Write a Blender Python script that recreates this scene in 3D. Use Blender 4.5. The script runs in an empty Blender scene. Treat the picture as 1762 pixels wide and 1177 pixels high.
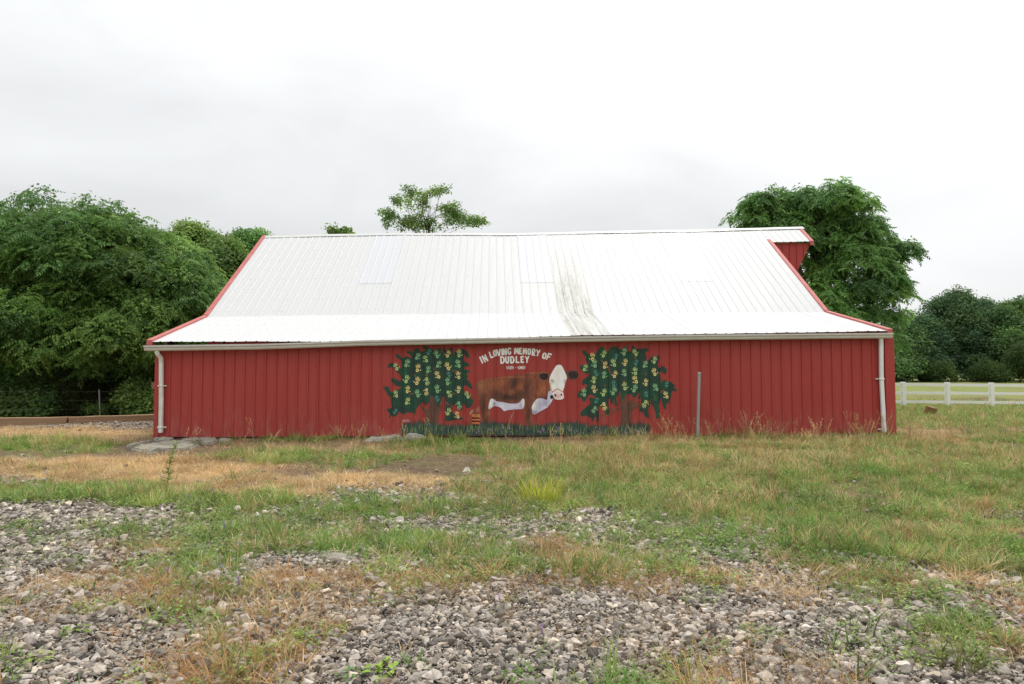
import bpy, bmesh, math, random
import numpy as np
from mathutils import Vector, Matrix, Euler
from mathutils.geometry import tessellate_polygon

rad = math.radians
scene = bpy.context.scene
col = scene.collection
rnd = random.Random(11)
rng = np.random.default_rng(7)

# ------------------------------------------------------------------ camera
CAM = Vector((0.0, 0.0, 1.6))
CAM_ROT = Euler((rad(90 + 2.9), 0.0, rad(-1.66)), 'XYZ')
FPX, CX, CY = 24.0 / 36.0 * 1762.0, 881.0, 588.5
cam_d = bpy.data.cameras.new("camera"); cam_d.lens = 24.0; cam_d.sensor_width = 36.0
cam_d.clip_start = 0.05; cam_d.clip_end = 3000.0
cam = bpy.data.objects.new("camera", cam_d); col.objects.link(cam)
cam.location = CAM; cam.rotation_euler = CAM_ROT
scene.camera = cam

# ------------------------------------------------------------------ sky, sun, exposure
SUN_EL, SUN_AZ = rad(58), rad(24)          # azimuth measured from +Y towards +X
world = bpy.data.worlds.new("World"); scene.world = world; world.use_nodes = True
wt = world.node_tree; wt.nodes.clear()
def wn(t, **k):
    n = wt.nodes.new(t)
    for a, b in k.items(): setattr(n, a, b)
    return n
def wmath(op, a, b=None, clamp=False):
    n = wn('ShaderNodeMath', operation=op, use_clamp=clamp)
    for i, v in enumerate((a, b)):
        if v is None: continue
        if isinstance(v, (int, float)): n.inputs[i].default_value = v
        else: wt.links.new(v, n.inputs[i])
    return n.outputs[0]
w_out = wn('ShaderNodeOutputWorld'); w_bg = wn('ShaderNodeBackground'); w_bg.inputs['Strength'].default_value = 0.1
sky = wn('ShaderNodeTexSky', sky_type='NISHITA', sun_disc=False)
sky.sun_elevation = SUN_EL; sky.sun_rotation = SUN_AZ; sky.air_density = 1.0; sky.dust_density = 4.0
tc = wn('ShaderNodeTexCoord')
sep = wn('ShaderNodeSeparateXYZ'); wt.links.new(tc.outputs['Generated'], sep.inputs[0])
mp = wn('ShaderNodeMapping'); mp.inputs['Scale'].default_value = (1.0, 1.0, 2.2); mp.inputs['Location'].default_value = (-2.39, -1.89, -5.85)
wt.links.new(tc.outputs['Generated'], mp.inputs[0])
n1 = wn('ShaderNodeTexNoise'); n1.inputs['Scale'].default_value = 2.9; n1.inputs['Detail'].default_value = 6.0; n1.inputs['Roughness'].default_value = 0.52
n1.inputs['Distortion'].default_value = 0.35
wt.links.new(mp.outputs[0], n1.inputs['Vector'])
n2 = wn('ShaderNodeTexNoise'); n2.inputs['Scale'].default_value = 0.9; n2.inputs['Detail'].default_value = 2.0
wt.links.new(mp.outputs[0], n2.inputs['Vector'])
vd = wn('ShaderNodeVectorMath', operation='DOT_PRODUCT')
wt.links.new(tc.outputs['Generated'], vd.inputs[0])
vd.inputs[1].default_value = (math.cos(SUN_EL) * math.sin(SUN_AZ), math.cos(SUN_EL) * math.cos(SUN_AZ), math.sin(SUN_EL))
glow = wmath('MULTIPLY', wmath('POWER', wmath('MAXIMUM', vd.outputs['Value'], 0.0), 3.0), 0.60)      # thin cloud round the sun
lum = wmath('ADD', wmath('MULTIPLY', wmath('POWER', wmath('MAXIMUM', sep.outputs['Z'], 0.0), 1.8), 1.2), 0.69)           # overcast: brighter overhead
cl = wmath('ADD', wmath('MULTIPLY', n1.outputs['Fac'], 0.44), 0.66)
cl2 = wmath('ADD', wmath('MULTIPLY', n2.outputs['Fac'], 0.75), 0.625)
L = wmath('MULTIPLY', wmath('MULTIPLY', wmath('ADD', lum, glow), cl), cl2)
L10 = wmath('MULTIPLY', L, 10.0)
cmb = wn('ShaderNodeCombineXYZ')
wt.links.new(wmath('MULTIPLY', L10, 0.975), cmb.inputs[0]); wt.links.new(wmath('MULTIPLY', L10, 0.99), cmb.inputs[1]); wt.links.new(L10, cmb.inputs[2])
mixw = wn('ShaderNodeMix', data_type='RGBA'); mixw.inputs[0].default_value = 0.94
wt.links.new(sky.outputs[0], mixw.inputs[6]); wt.links.new(cmb.outputs[0], mixw.inputs[7])
wt.links.new(mixw.outputs[2], w_bg.inputs['Color']); wt.links.new(w_bg.outputs[0], w_out.inputs['Surface'])

sun_d = bpy.data.lights.new("sun", 'SUN'); sun_d.energy = 1.3; sun_d.angle = rad(14); sun_d.color = (1.0, 0.96, 0.9)
sun = bpy.data.objects.new("sun", sun_d); col.objects.link(sun)
sun.rotation_euler = Vector((math.cos(SUN_EL) * math.sin(SUN_AZ), math.cos(SUN_EL) * math.cos(SUN_AZ), math.sin(SUN_EL))).to_track_quat('Z', 'Y').to_euler()

vs = scene.view_settings
scene.display_settings.display_device = 'sRGB'
vs.view_transform = 'Standard'; vs.look = 'None'; vs.exposure = 0.25; vs.gamma = 1.0; vs.use_curve_mapping = False
scene.cycles.max_bounces = 10; scene.cycles.diffuse_bounces = 6; scene.cycles.glossy_bounces = 2
scene.cycles.transmission_bounces = 6; scene.cycles.transparent_max_bounces = 10

# ------------------------------------------------------------------ measuring helpers (photograph pixel <-> place)
_R = CAM_ROT.to_matrix(); _Rn = np.array(_R)
def P(px, py, Y):
    """point seen at photograph pixel (px, py) on the plane y = Y"""
    d = _R @ Vector(((px - CX) / FPX, (CY - py) / FPX, -1.0))
    return CAM + d * ((Y - CAM.y) / d.y)
def project(x, y, z):
    v = np.stack([x - CAM.x, y - CAM.y, z - CAM.z], -1) @ _Rn
    dz = np.minimum(v[..., 2], -1e-3)
    return CX - v[..., 0] / dz * FPX, CY + v[..., 1] / dz * FPX
_perm = np.random.default_rng(3).random((256, 256))
def vnoise(x, y):
    xi = np.floor(x).astype(int); yi = np.floor(y).astype(int); fx = x - xi; fy = y - yi
    fx = fx * fx * (3 - 2 * fx); fy = fy * fy * (3 - 2 * fy)
    a = _perm[xi % 256, yi % 256]; b = _perm[(xi + 1) % 256, yi % 256]; c = _perm[xi % 256, (yi + 1) % 256]; d = _perm[(xi + 1) % 256, (yi + 1) % 256]
    return (a * (1 - fx) + b * fx) * (1 - fy) + (c * (1 - fx) + d * fx) * fy
def fbm(x, y, o=4):
    s = 0; a = 0.5; t = 0
    for i in range(o):
        s = s + a * vnoise(x + 17.3 * i, y - 9.1 * i); t += a; a *= 0.5; x = x * 2.03; y = y * 2.03
    return s / t
def sstep(a, b, t):
    t = np.clip((t - a) / (b - a), 0, 1); return t * t * (3 - 2 * t)

# ------------------------------------------------------------------ object helpers
def tag(o, label=None, cat=None, group=None, kind=None):
    if label: o['label'] = label
    if cat: o['category'] = cat
    if group: o['group'] = group
    if kind: o['kind'] = kind
    return o
def empty(name, loc, label, cat, group=None):
    o = bpy.data.objects.new(name, None); col.objects.link(o); o.location = loc; o.empty_display_size = 0.2
    return tag(o, label, cat, group)
def link(name, me, mat=None, parent=None, loc=None):
    o = bpy.data.objects.new(name, me); col.objects.link(o)
    if mat is not None and not me.materials: me.materials.append(mat)
    if parent is not None:
        o.parent = parent
        w = Matrix.Identity(4); q = parent
        while q is not None:
            w = Matrix.Translation(q.location) @ q.rotation_euler.to_matrix().to_4x4() @ w; q = q.parent
        o.matrix_parent_inverse = Matrix.Identity(4)
        m = w.inverted() @ (Matrix.Translation(loc) if loc is not None else Matrix.Identity(4))
        o.location = m.to_translation(); o.rotation_euler = m.to_euler()
    elif loc is not None: o.location = loc
    return o
def mesh_pd(name, vs_, fs, smooth=False):
    me = bpy.data.meshes.new(name); me.from_pydata([tuple(v) for v in vs_], [], fs); me.update()
    if smooth:
        for p in me.polygons: p.use_smooth = True
    return me
def mesh_bm(name, bm, smooth=False):
    me = bpy.data.meshes.new(name); bm.to_mesh(me); bm.free()
    if smooth:
        for p in me.polygons: p.use_smooth = True
    return me
def bm_box(bm, a, b):
    r = bmesh.ops.create_cube(bm, size=1.0)
    for v in r['verts']:
        v.co = Vector(((a[0] + b[0]) / 2 + v.co.x * (b[0] - a[0]), (a[1] + b[1]) / 2 + v.co.y * (b[1] - a[1]), (a[2] + b[2]) / 2 + v.co.z * (b[2] - a[2])))
    return r['verts']
def tube_data(path, radii, n=8, squash=None, cap=True):
    """verts, faces of a tapered tube; squash=(w,d) gives a rectangular section (n=4)"""
    V, F = [], []
    pts = [Vector(p) for p in path]
    up0 = Vector((0, 0, 1))
    for i, p in enumerate(pts):
        t = (pts[min(i + 1, len(pts) - 1)] - pts[max(i - 1, 0)]).normalized()
        ref = Vector((1, 0, 0)) if abs(t.x) < 0.9 else up0
        b = t.cross(ref).normalized(); a = b.cross(t).normalized()
        r = radii[i] if hasattr(radii, '__len__') else radii
        for k in range(n):
            an = 2 * math.pi * (k + 0.5) / n
            if squash: V.append(p + a * math.copysign(squash[0] / 2, math.cos(an)) + b * math.copysign(squash[1] / 2, math.sin(an)))
            else: V.append(p + a * math.cos(an) * r + b * math.sin(an) * r)
    for i in range(len(pts) - 1):
        for k in range(n):
            F.append((i * n + k, i * n + (k + 1) % n, (i + 1) * n + (k + 1) % n, (i + 1) * n + k))
    if cap:
        F.append(tuple(range(n))[::-1]); F.append(tuple((len(pts) - 1) * n + k for k in range(n)))
    return V, F
def join_data(parts):
    V, F = [], []
    for v, f in parts:
        o = len(V); V += list(v); F += [tuple(i + o for i in q) for q in f]
    return V, F
def bevel(me, w, seg=1):
    bm = bmesh.new(); bm.from_mesh(me)
    bmesh.ops.bevel(bm, geom=bm.edges[:], offset=w, segments=seg, affect='EDGES', clamp_overlap=True)
    bm.to_mesh(me); bm.free(); return me

# ------------------------------------------------------------------ materials
def material(name, color=(.5, .5, .5), rough=0.7, spec=0.3, metal=0.0, noise=None, bump=None, streak=None):
    """noise=(scale, amount, tint colour, stretch)   bump=(scale, strength)"""
    m = bpy.data.materials.new(name); m.use_nodes = True; nt = m.node_tree; b = nt.nodes['Principled BSDF']
    b.inputs['Roughness'].default_value = rough; b.inputs['Specular IOR Level'].default_value = spec; b.inputs['Metallic'].default_value = metal
    b.inputs['Base Color'].default_value = (*color, 1)
    geo = nt.nodes.new('ShaderNodeNewGeometry'); src = None
    def layer(src, scale, amount, tint, stretch):
        mpn = nt.nodes.new('ShaderNodeMapping'); mpn.inputs['Scale'].default_value = stretch
        nt.links.new(geo.outputs['Position'], mpn.inputs[0])
        n = nt.nodes.new('ShaderNodeTexNoise'); n.inputs['Scale'].default_value = scale; n.inputs['Detail'].default_value = 5; n.inputs['Roughness'].default_value = 0.6
        nt.links.new(mpn.outputs[0], n.inputs['Vector'])
        r = nt.nodes.new('ShaderNodeMapRange'); r.inputs[1].default_value = 0.38; r.inputs[2].default_value = 0.68; r.inputs[4].default_value = amount
        nt.links.new(n.outputs['Fac'], r.inputs[0])
        mx = nt.nodes.new('ShaderNodeMix'); mx.data_type = 'RGBA'
        if src is None: mx.inputs[6].default_value = (*color, 1)
        else: nt.links.new(src, mx.inputs[6])
        mx.inputs[7].default_value = (*tint, 1); nt.links.new(r.outputs[0], mx.inputs[0])
        return mx.outputs[2]
    for spec_ in (noise or []): src = layer(src, *spec_)
    if src is not None: nt.links.new(src, b.inputs['Base Color'])
    if bump:
        n = nt.nodes.new('ShaderNodeTexNoise'); n.inputs['Scale'].default_value = bump[0]; n.inputs['Detail'].default_value = 4
        nt.links.new(geo.outputs['Position'], n.inputs['Vector'])
        bp = nt.nodes.new('ShaderNodeBump'); bp.inputs['Strength'].default_value = bump[1]; bp.inputs['Distance'].default_value = 0.02
        nt.links.new(n.outputs['Fac'], bp.inputs['Height']); nt.links.new(bp.outputs[0], b.inputs['Normal'])
    return m
def leaf_material(name, transl=0.35, rough=0.55, spec=0.25, inst=True):
    m = bpy.data.materials.new(name); m.use_nodes = True; nt = m.node_tree; b = nt.nodes['Principled BSDF']; out = nt.nodes['Material Output']
    at = nt.nodes.new('ShaderNodeAttribute'); at.attribute_type = 'INSTANCER' if inst else 'GEOMETRY'; at.attribute_name = 'tint'
    lv = nt.nodes.new('ShaderNodeAttribute'); lv.attribute_name = 'lv'
    mu = nt.nodes.new('ShaderNodeVectorMath'); mu.operation = 'MULTIPLY'
    nt.links.new(at.outputs['Color'], mu.inputs[0]); nt.links.new(lv.outputs['Color'], mu.inputs[1])
    nt.links.new(mu.outputs[0], b.inputs['Base Color']); b.inputs['Roughness'].default_value = rough; b.inputs['Specular IOR Level'].default_value = spec
    if transl > 0:
        t = nt.nodes.new('ShaderNodeBsdfTranslucent'); nt.links.new(mu.outputs[0], t.inputs['Color'])
        mx = nt.nodes.new('ShaderNodeMixShader'); mx.inputs[0].default_value = transl
        nt.links.new(b.outputs[0], mx.inputs[1]); nt.links.new(t.outputs[0], mx.inputs[2]); nt.links.new(mx.outputs[0], out.inputs['Surface'])
    return m

# ------------------------------------------------------------------ scattering (for leaves, grass and gravel only)
def proto(name, V, F, mat, lv=None, smooth=False):
    me = mesh_pd(name, V, F, smooth); me.materials.append(mat)
    a = me.attributes.new('lv', 'FLOAT_COLOR', 'FACE')
    c = np.ones((len(F), 4), np.float32)
    if lv is not None: c[:, :3] = np.asarray(lv, np.float32).reshape(len(F), -1)
    a.data.foreach_set('color', c.ravel())
    return bpy.data.objects.new(name, me)
def scatter(name, protos, pos, rot, scl, tint, parent=None, real=False):
    n = len(pos)
    me = bpy.data.meshes.new(name); me.vertices.add(n)
    org = np.array(parent.location) if parent is not None else np.zeros(3)
    me.vertices.foreach_set('co', (np.asarray(pos) - org).astype(np.float32).ravel())
    def attr(nm, ty, key, arr):
        a = me.attributes.new(nm, ty, 'POINT'); a.data.foreach_set(key, np.ascontiguousarray(arr).ravel())
    attr('rot', 'FLOAT_VECTOR', 'vector', np.asarray(rot, np.float32))
    scl = np.asarray(scl, np.float32)
    if scl.ndim == 1: scl = np.repeat(scl[:, None], 3, 1)
    attr('scl', 'FLOAT_VECTOR', 'vector', scl)
    attr('pick', 'INT', 'value', rng.integers(0, len(protos), n).astype(np.int32))
    t4 = np.ones((n, 4), np.float32); t4[:, :3] = tint
    attr('tint', 'FLOAT_COLOR', 'color', t4)
    me.update()
    o = bpy.data.objects.new(name, me); col.objects.link(o)
    if parent is not None: o.parent = parent
    ng = bpy.data.node_groups.new(name + '_scatter', 'GeometryNodeTree')
    ng.interface.new_socket('Geometry', in_out='INPUT', socket_type='NodeSocketGeometry')
    ng.interface.new_socket('Geometry', in_out='OUTPUT', socket_type='NodeSocketGeometry')
    N, Lk = ng.nodes, ng.links
    gi = N.new('NodeGroupInput'); go = N.new('NodeGroupOutput'); ip = N.new('GeometryNodeInstanceOnPoints'); jn = N.new('GeometryNodeJoinGeometry')
    for p in protos:
        oi = N.new('GeometryNodeObjectInfo'); oi.inputs[0].default_value = p
        gti = N.new('GeometryNodeGeometryToInstance'); Lk.new(oi.outputs['Geometry'], gti.inputs[0]); Lk.new(gti.outputs[0], jn.inputs[0])
    def na(nm, ty):
        a = N.new('GeometryNodeInputNamedAttribute'); a.data_type = ty; a.inputs['Name'].default_value = nm
        return [s for s in a.outputs if s.enabled and s.name == 'Attribute'][0]
    e2r = N.new('FunctionNodeEulerToRotation'); Lk.new(na('rot', 'FLOAT_VECTOR'), e2r.inputs[0])
    Lk.new(gi.outputs[0], ip.inputs['Points']); Lk.new(jn.outputs[0], ip.inputs['Instance']); ip.inputs['Pick Instance'].default_value = True
    Lk.new(na('pick', 'INT'), ip.inputs['Instance Index']); Lk.new(e2r.outputs[0], ip.inputs['Rotation']); Lk.new(na('scl', 'FLOAT_VECTOR'), ip.inputs['Scale'])
    if real:
        rz = N.new('GeometryNodeRealizeInstances'); Lk.new(ip.outputs[0], rz.inputs[0]); Lk.new(rz.outputs[0], go.inputs[0])
    else: Lk.new(ip.outputs[0], go.inputs[0])
    md = o.modifiers.new('scatter', 'NODES'); md.node_group = ng
    return o
# ================================================================== the ground
def H0(x, y):
    z = np.interp(y, [-60, 3, 8, 15.1, 22, 30, 38, 60, 112, 140, 600], [-.25, 0, .10, .27, .23, .05, -.10, .12, 1.02, 1.4, 3.0])
    return z + 0.004 * np.clip(x, -12, 12) * sstep(4, 14, y) * (1 - sstep(24, 34, y))
def H(x, y):
    x = np.asarray(x, float); y = np.asarray(y, float)
    near = 1 - sstep(30, 60, y)
    b = (fbm(x * .45 + 40, y * .45, 3) - .5) * .10 + (fbm(x * 2.2, y * 2.2, 3) - .5) * .045
    barn = sstep(0.0, 1.2, np.maximum(np.maximum(-8.2 - x, x - 9.4), np.maximum(14.3 - y, y - 30)))
    return H0(x, y) + b * near * (0.25 + 0.75 * barn)
YB = ([-900, 0, 200, 330, 430, 540, 640, 760, 850, 960, 1060, 1120, 1160, 1230, 1320, 1420, 1500, 1620, 1720, 1762, 2600],
      [865, 862, 872, 868, 880, 862, 842, 836, 872, 884, 882, 868, 885, 905, 918, 930, 962, 966, 985, 985, 985])
E_GRAVEL = [(170, 733, 130, 8, .9), (55, 826, 48, 11, .7), (1745, 880, 45, 14, .7), (1205, 848, 60, 9, .45), (1150, 866, 40, 9, .8), (1560, 872, 60, 8, .3), (830, 830, 60, 6, .4), (1490, 950, 60, 9, .5), (60, 786, 40, 6, .35)]
E_GREEN = [(960, 850, 175, 36, 1.0), (1300, 890, 230, 46, .95), (1500, 930, 220, 42, .9), (1650, 900, 120, 60, .55), (100, 846, 190, 17, .95), (285, 862, 120, 17, .8),
           (640, 905, 420, 50, .52), (420, 935, 130, 38, .9), (540, 958, 130, 32, .7), (730, 945, 190, 26, .75), (850, 970, 110, 22, .65), (1000, 975, 150, 36, .75),
           (1180, 965, 110, 40, .7), (340, 1005, 190, 38, .75), (1640, 1110, 80, 55, .8), (1480, 1130, 130, 50, .45), (1420, 965, 110, 36, .7), (50, 765, 70, 12, .5), (160, 765, 60, 13, .8),
           (1250, 800, 400, 48, .75), (1640, 800, 240, 60, .75), (480, 787, 110, 13, .75), (640, 790, 110, 10, .5), (800, 768, 120, 13, .8), (560, 757, 160, 8, .5), (990, 778, 110, 14, .6),
           (230, 905, 90, 14, .4), (40, 905, 70, 14, .35), (60, 1030, 90, 20, .5), (690, 1000, 180, 34, .65), (1700, 960, 90, 40, .6), (1600, 1000, 160, 30, .5), (60, 960, 90, 30, .35), (950, 935, 220, 36, .55), (250, 930, 120, 30, .55), (330, 1060, 120, 20, .4), (1250, 1000, 160, 22, .4)]
E_STRAW = [(230, 806, 250, 22, 1.0), (560, 838, 240, 20, 1.0), (770, 840, 150, 18, .75), (800, 858, 90, 18, .45), (120, 747, 190, 12, .85), (1250, 785, 350, 42, .55), (1000, 766, 140, 10, .6),
           (570, 770, 190, 9, .5), (1200, 850, 120, 24, .5), (1610, 752, 100, 13, .8), (1700, 872, 90, 25, .5), (620, 1032, 300, 30, .62), (250, 1045, 200, 32, .55), (90, 1052, 120, 28, .45),
           (430, 1148, 115, 42, .9), (1520, 1010, 90, 22, .55), (1340, 1000, 60, 18, .3), (1695, 1140, 40, 40, .4), (1560, 1015, 50, 14, .5), (1000, 1010, 160, 16, .3), (1720, 790, 100, 12, .5)]
def ell(px, py, L_):
    s = np.zeros_like(px)
    for cx, cy, rx, ry, w in L_:
        d = np.sqrt(((px - cx) / rx) ** 2 + ((py - cy) / ry) ** 2)
        s = np.maximum(s, w * (1 - sstep(.55, 1.35, d)))
    return s
def cover(x, y):
    """share of gravel, green and dry grass at a place"""
    x = np.asarray(x, float); y = np.asarray(y, float)
    k = 0.25 + 0.05 * y
    wx = x + k * (fbm(x * 1.1 + 5, y * 1.1, 3) - .5) * 1.6; wy = y + k * (fbm(x * 1.1, y * 1.1 + 50, 3) - .5) * 1.6
    px, py = project(wx, wy, H0(wx, wy))
    far = sstep(16, 26, y)
    g = sstep(-14, 10, py - np.interp(px, *YB)) * (y < 14)
    g = np.maximum(g, ell(px, py, E_GRAVEL))
    v = ell(px, py, E_GREEN); s = ell(px, py, E_STRAW); v = np.maximum(v, .30 * sstep(760, 800, py) * (1 - sstep(1000, 1060, py)) * (1 - .75 * s) * sstep(.35, .6, fbm(x * .9 + 70, y * .9, 3)))
    tf = sstep(.50, .66, fbm(x * 2.3 + 140, y * 2.3, 3)) * sstep(985, 1030, py); opn = 1 - .85 * ell(px, py, [(1020, 1110, 420, 80, 1.0), (130, 930, 150, 60, .7), (180, 1120, 160, 45, .8)]); v = np.maximum(v, .55 * tf * opn); s = np.maximum(s, .55 * sstep(.52, .68, fbm(x * 1.9, y * 1.9 + 210, 3)) * sstep(880, 930, py) * opn)
    out = 1 - (sstep(-300, -60, px) * (1 - sstep(1822, 2060, px)))
    v = np.maximum(v, out * .5); s = np.maximum(s, out * .25)
    rf = sstep(8.6, 10.5, x) * sstep(15, 19, y); v = np.maximum(v, rf * .92); s = np.where(rf > .5, s * .6 + .12, s)
    v = np.maximum(v, sstep(23.5, 26, y) * .8)
    bare = np.maximum.reduce([ell(px, py, [(1610, 748, 90, 9, .9), (1500 + 170, 775, 110, 9, .7), (720, 800, 170, 7, .6), (560, 790, 100, 6, .5), (950, 764, 120, 6, .6), (200, 758, 100, 12, .7), (400, 772, 90, 9, .8), (860, 802, 110, 8, .9), (1180, 806, 150, 5, .8), (1330, 775, 120, 5, .7), (1450, 832, 90, 5, .6), (980, 766, 200, 8, .8), (560, 764, 240, 7, .7), (820, 790, 120, 5, .6), (1120, 840, 70, 4, .6), (1560, 800, 90, 6, .6), (1700, 830, 70, 6, .6), (1690, 687, 90, 4, .95), (1590, 682, 60, 3, .5), (1250, 1010, 60, 12, .0)])])
    v = v * (1 - bare * .85); s = s * (1 - bare * .75)
    n = fbm(x * 1.7 + 9, y * 1.7, 4); n2 = fbm(x * 1.9, y * 1.9 + 30, 4)
    v = np.clip(v * np.clip(2.5 * n - .2, 0, 2) + .05, 0, 1); s = np.clip(s * np.clip(2.3 * n2 - .12, 0, 2) + .05 * (y < 20), 0, 1)
    # a reddish bare strip of the far field behind the fence
    return g, v, s
def axis(segs):
    out = []
    for a, b, st in segs: out += list(np.arange(a, b, st))
    return np.array(out + [segs[-1][1]])
gx = axis([(-500, -60, 20), (-60, -16, 1.5), (-16, -9, .25), (-9, 10, .09), (10, 20, .2), (20, 80, 1.5), (80, 500, 20)])
gy = axis([(-60, 1, 4), (1, 2.8, .3), (2.8, 10, .07), (10, 16, .12), (16, 26, .3), (26, 60, 1.0), (60, 160, 5), (160, 700, 30)])
GX, GY = np.meshgrid(gx, gy); GZ = H(GX, GY)
me = bpy.data.meshes.new("ground")
nx, ny = len(gx), len(gy)
idx = np.arange(nx * ny).reshape(ny, nx)
faces = np.stack([idx[:-1, :-1], idx[:-1, 1:], idx[1:, 1:], idx[1:, :-1]], -1).reshape(-1, 4)
me.vertices.add(nx * ny); me.vertices.foreach_set('co', np.stack([GX, GY, GZ], -1).astype(np.float32).ravel())
me.loops.add(faces.size); me.loops.foreach_set('vertex_index', faces.astype(np.int32).ravel())
me.polygons.add(len(faces)); me.polygons.foreach_set('loop_start', np.arange(0, faces.size, 4, dtype=np.int32))
me.polygons.foreach_set('use_smooth', np.ones(len(faces), bool)); me.update(calc_edges=True)
cg, cv, cs = cover(GX, GY)
ca = me.attributes.new('cover', 'FLOAT_COLOR', 'POINT')
ca.data.foreach_set('color', np.stack([cg, cv, cs, np.ones_like(cg)], -1).astype(np.float32).ravel())
mg = bpy.data.materials.new("ground_soil"); mg.use_nodes = True; nt = mg.node_tree; pb = nt.nodes['Principled BSDF']; pb.inputs['Roughness'].default_value = .95; pb.inputs['Specular IOR Level'].default_value = .1
def gn(t, **k):
    n = nt.nodes.new(t)
    for a, b in k.items(): setattr(n, a, b)
    return n
geo = gn('ShaderNodeNewGeometry'); att = gn('ShaderNodeAttribute', attribute_name='cover'); sp = gn('ShaderNodeSeparateColor'); nt.links.new(att.outputs['Color'], sp.inputs[0])
def gnoise(scale, det=5, rough=.65, stretch=(1, 1, 1)):
    m_ = gn('ShaderNodeMapping'); m_.inputs['Scale'].default_value = stretch; nt.links.new(geo.outputs['Position'], m_.inputs[0])
    n = gn('ShaderNodeTexNoise'); n.inputs['Scale'].default_value = scale; n.inputs['Detail'].default_value = det; n.inputs['Roughness'].default_value = rough
    nt.links.new(m_.outputs[0], n.inputs['Vector']); return n.outputs['Fac']
def gramp(fac, stops):
    r = gn('ShaderNodeValToRGB'); nt.links.new(fac, r.inputs[0])
    while len(r.color_ramp.elements) < len(stops): r.color_ramp.elements.new(.5)
    for e, (p, c) in zip(r.color_ramp.elements, stops): e.position = p; e.color = (*c, 1)
    return r.outputs[0]
def gmix(f, a, b):
    m_ = gn('ShaderNodeMix', data_type='RGBA'); nt.links.new(f, m_.inputs[0]); nt.links.new(a, m_.inputs[6]); nt.links.new(b, m_.inputs[7]); return m_.outputs[2]
dirt = gramp(gnoise(9, 8, .75), [(.3, (.05, .032, .021)), (.5, (.125, .082, .055)), (.72, (.26, .185, .13))])
grav = gramp(gnoise(26, 5, .8), [(.3, (.08, .07, .058)), (.5, (.21, .185, .155)), (.7, (.40, .365, .32))])
stra = gramp(gnoise(22, 6, .8), [(.28, (.24, .145, .07)), (.5, (.48, .32, .165)), (.72, (.66, .49, .29))])
gree = gramp(gnoise(6, 8, .8), [(.3, (.09, .11, .03)), (.5, (.20, .225, .065)), (.72, (.33, .33, .115))])
def gm(op, a, b):
    n = gn('ShaderNodeMath', operation=op, use_clamp=True)
    for i, v in enumerate((a, b)):
        if isinstance(v, (int, float)): n.inputs[i].default_value = v
        else: nt.links.new(v, n.inputs[i])
    return n.outputs[0]
brk = gnoise(14, 6, .8)
def broken(sock): return gm('MULTIPLY', gm('ADD', sock, gm('SUBTRACT', gm('MULTIPLY', brk, 1.6), .9)), gm('GREATER_THAN', sock, .06))
c1 = gmix(sp.outputs[0], dirt, grav); c2 = gmix(broken(sp.outputs[2]), c1, stra); c3 = gmix(broken(sp.outputs[1]), c2, gree)
# bare reddish earth in the far field, mown lighter towards the wood
nt.links.new(c3, pb.inputs['Base Color'])
bp = gn('ShaderNodeBump'); bp.inputs['Strength'].default_value = .6; bp.inputs['Distance'].default_value = .03
nt.links.new(gnoise(30, 6, .8), bp.inputs['Height']); nt.links.new(bp.outputs[0], pb.inputs['Normal'])
me.materials.append(mg)
ground = bpy.data.objects.new("ground", me); col.objects.link(ground); tag(ground, kind='structure', label='patchy ground of soil, gravel and mown grass round the barn')
def gz(x, y): return float(H(np.array([x]), np.array([y]))[0])
def G(px, py):
    """place on the ground seen at a photograph pixel"""
    lo, hi = 2.0, 160.0
    for _ in range(60):
        m_ = (lo + hi) / 2; p = P(px, py, m_)
        if p.z > gz(p.x, p.y): lo = m_
        else: hi = m_
    p = P(px, py, lo); return Vector((p.x, p.y, gz(p.x, p.y)))
# ================================================================== the barn
def lin(r, g, b, k=1.0):
    f = lambda c: ((c / 255 + .055) / 1.055) ** 2.4 if c > 10 else c / 255 / 12.92
    return tuple(min(f(c) * k, .95) for c in (r, g, b))
YE, YW, YBK, YR = 14.95, 15.10, 17.82, 22.2          # eave edge, wall, roof break, ridge
def line(pts, Y):
    q = [P(x, y, Y) for x, y in pts]; xs = [p.x for p in q]; zs = [p.z for p in q]
    return lambda X: float(np.interp(X, xs, zs))
eaveZ = line([(255, 588), (460, 587.5), (540, 588), (700, 585), (880, 581), (1000, 577), (1200, 574.5), (1420, 571.5), (1535, 569)], YE)
brkZ = line([(350, 545), (545, 541.5), (700, 540), (880, 538.5), (1100, 538), (1428, 537)], YBK)
ridgeZ = line([(447, 407.5), (540, 405.5), (700, 402.5), (880, 403.5), (1000, 400.5), (1200, 397), (1378, 392)], YR)
gutZ = line([(248, 604), (460, 601), (640, 594.5), (880, 590), (1180, 585), (1535, 581.6)], YE - .08)
botZ = line([(268, 751), (345, 752), (520, 752), (620, 750.5), (690, 749), (800, 750), (1000, 750), (1118, 751), (1250, 748), (1540, 746)], YW)
XL = P(255, 588, YE).x; XR = P(1533, 569, YE).x
WL = P(269, 680, YW).x; WR = P(1537, 660, YW).x
RIB, SH = .2286, .9144

M_red = material('red_painted_steel', lin(154, 54, 49, 1.18), .5, .35, noise=[(1.3, .35, lin(158, 68, 62, 1.18), (1, 1, .35)), (40, .16, lin(138, 40, 36, 1.2), (1, 1, 1)), (7, .12, lin(172, 92, 84, 1.2), (1, 1, .12))], bump=(3, .06))
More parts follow.
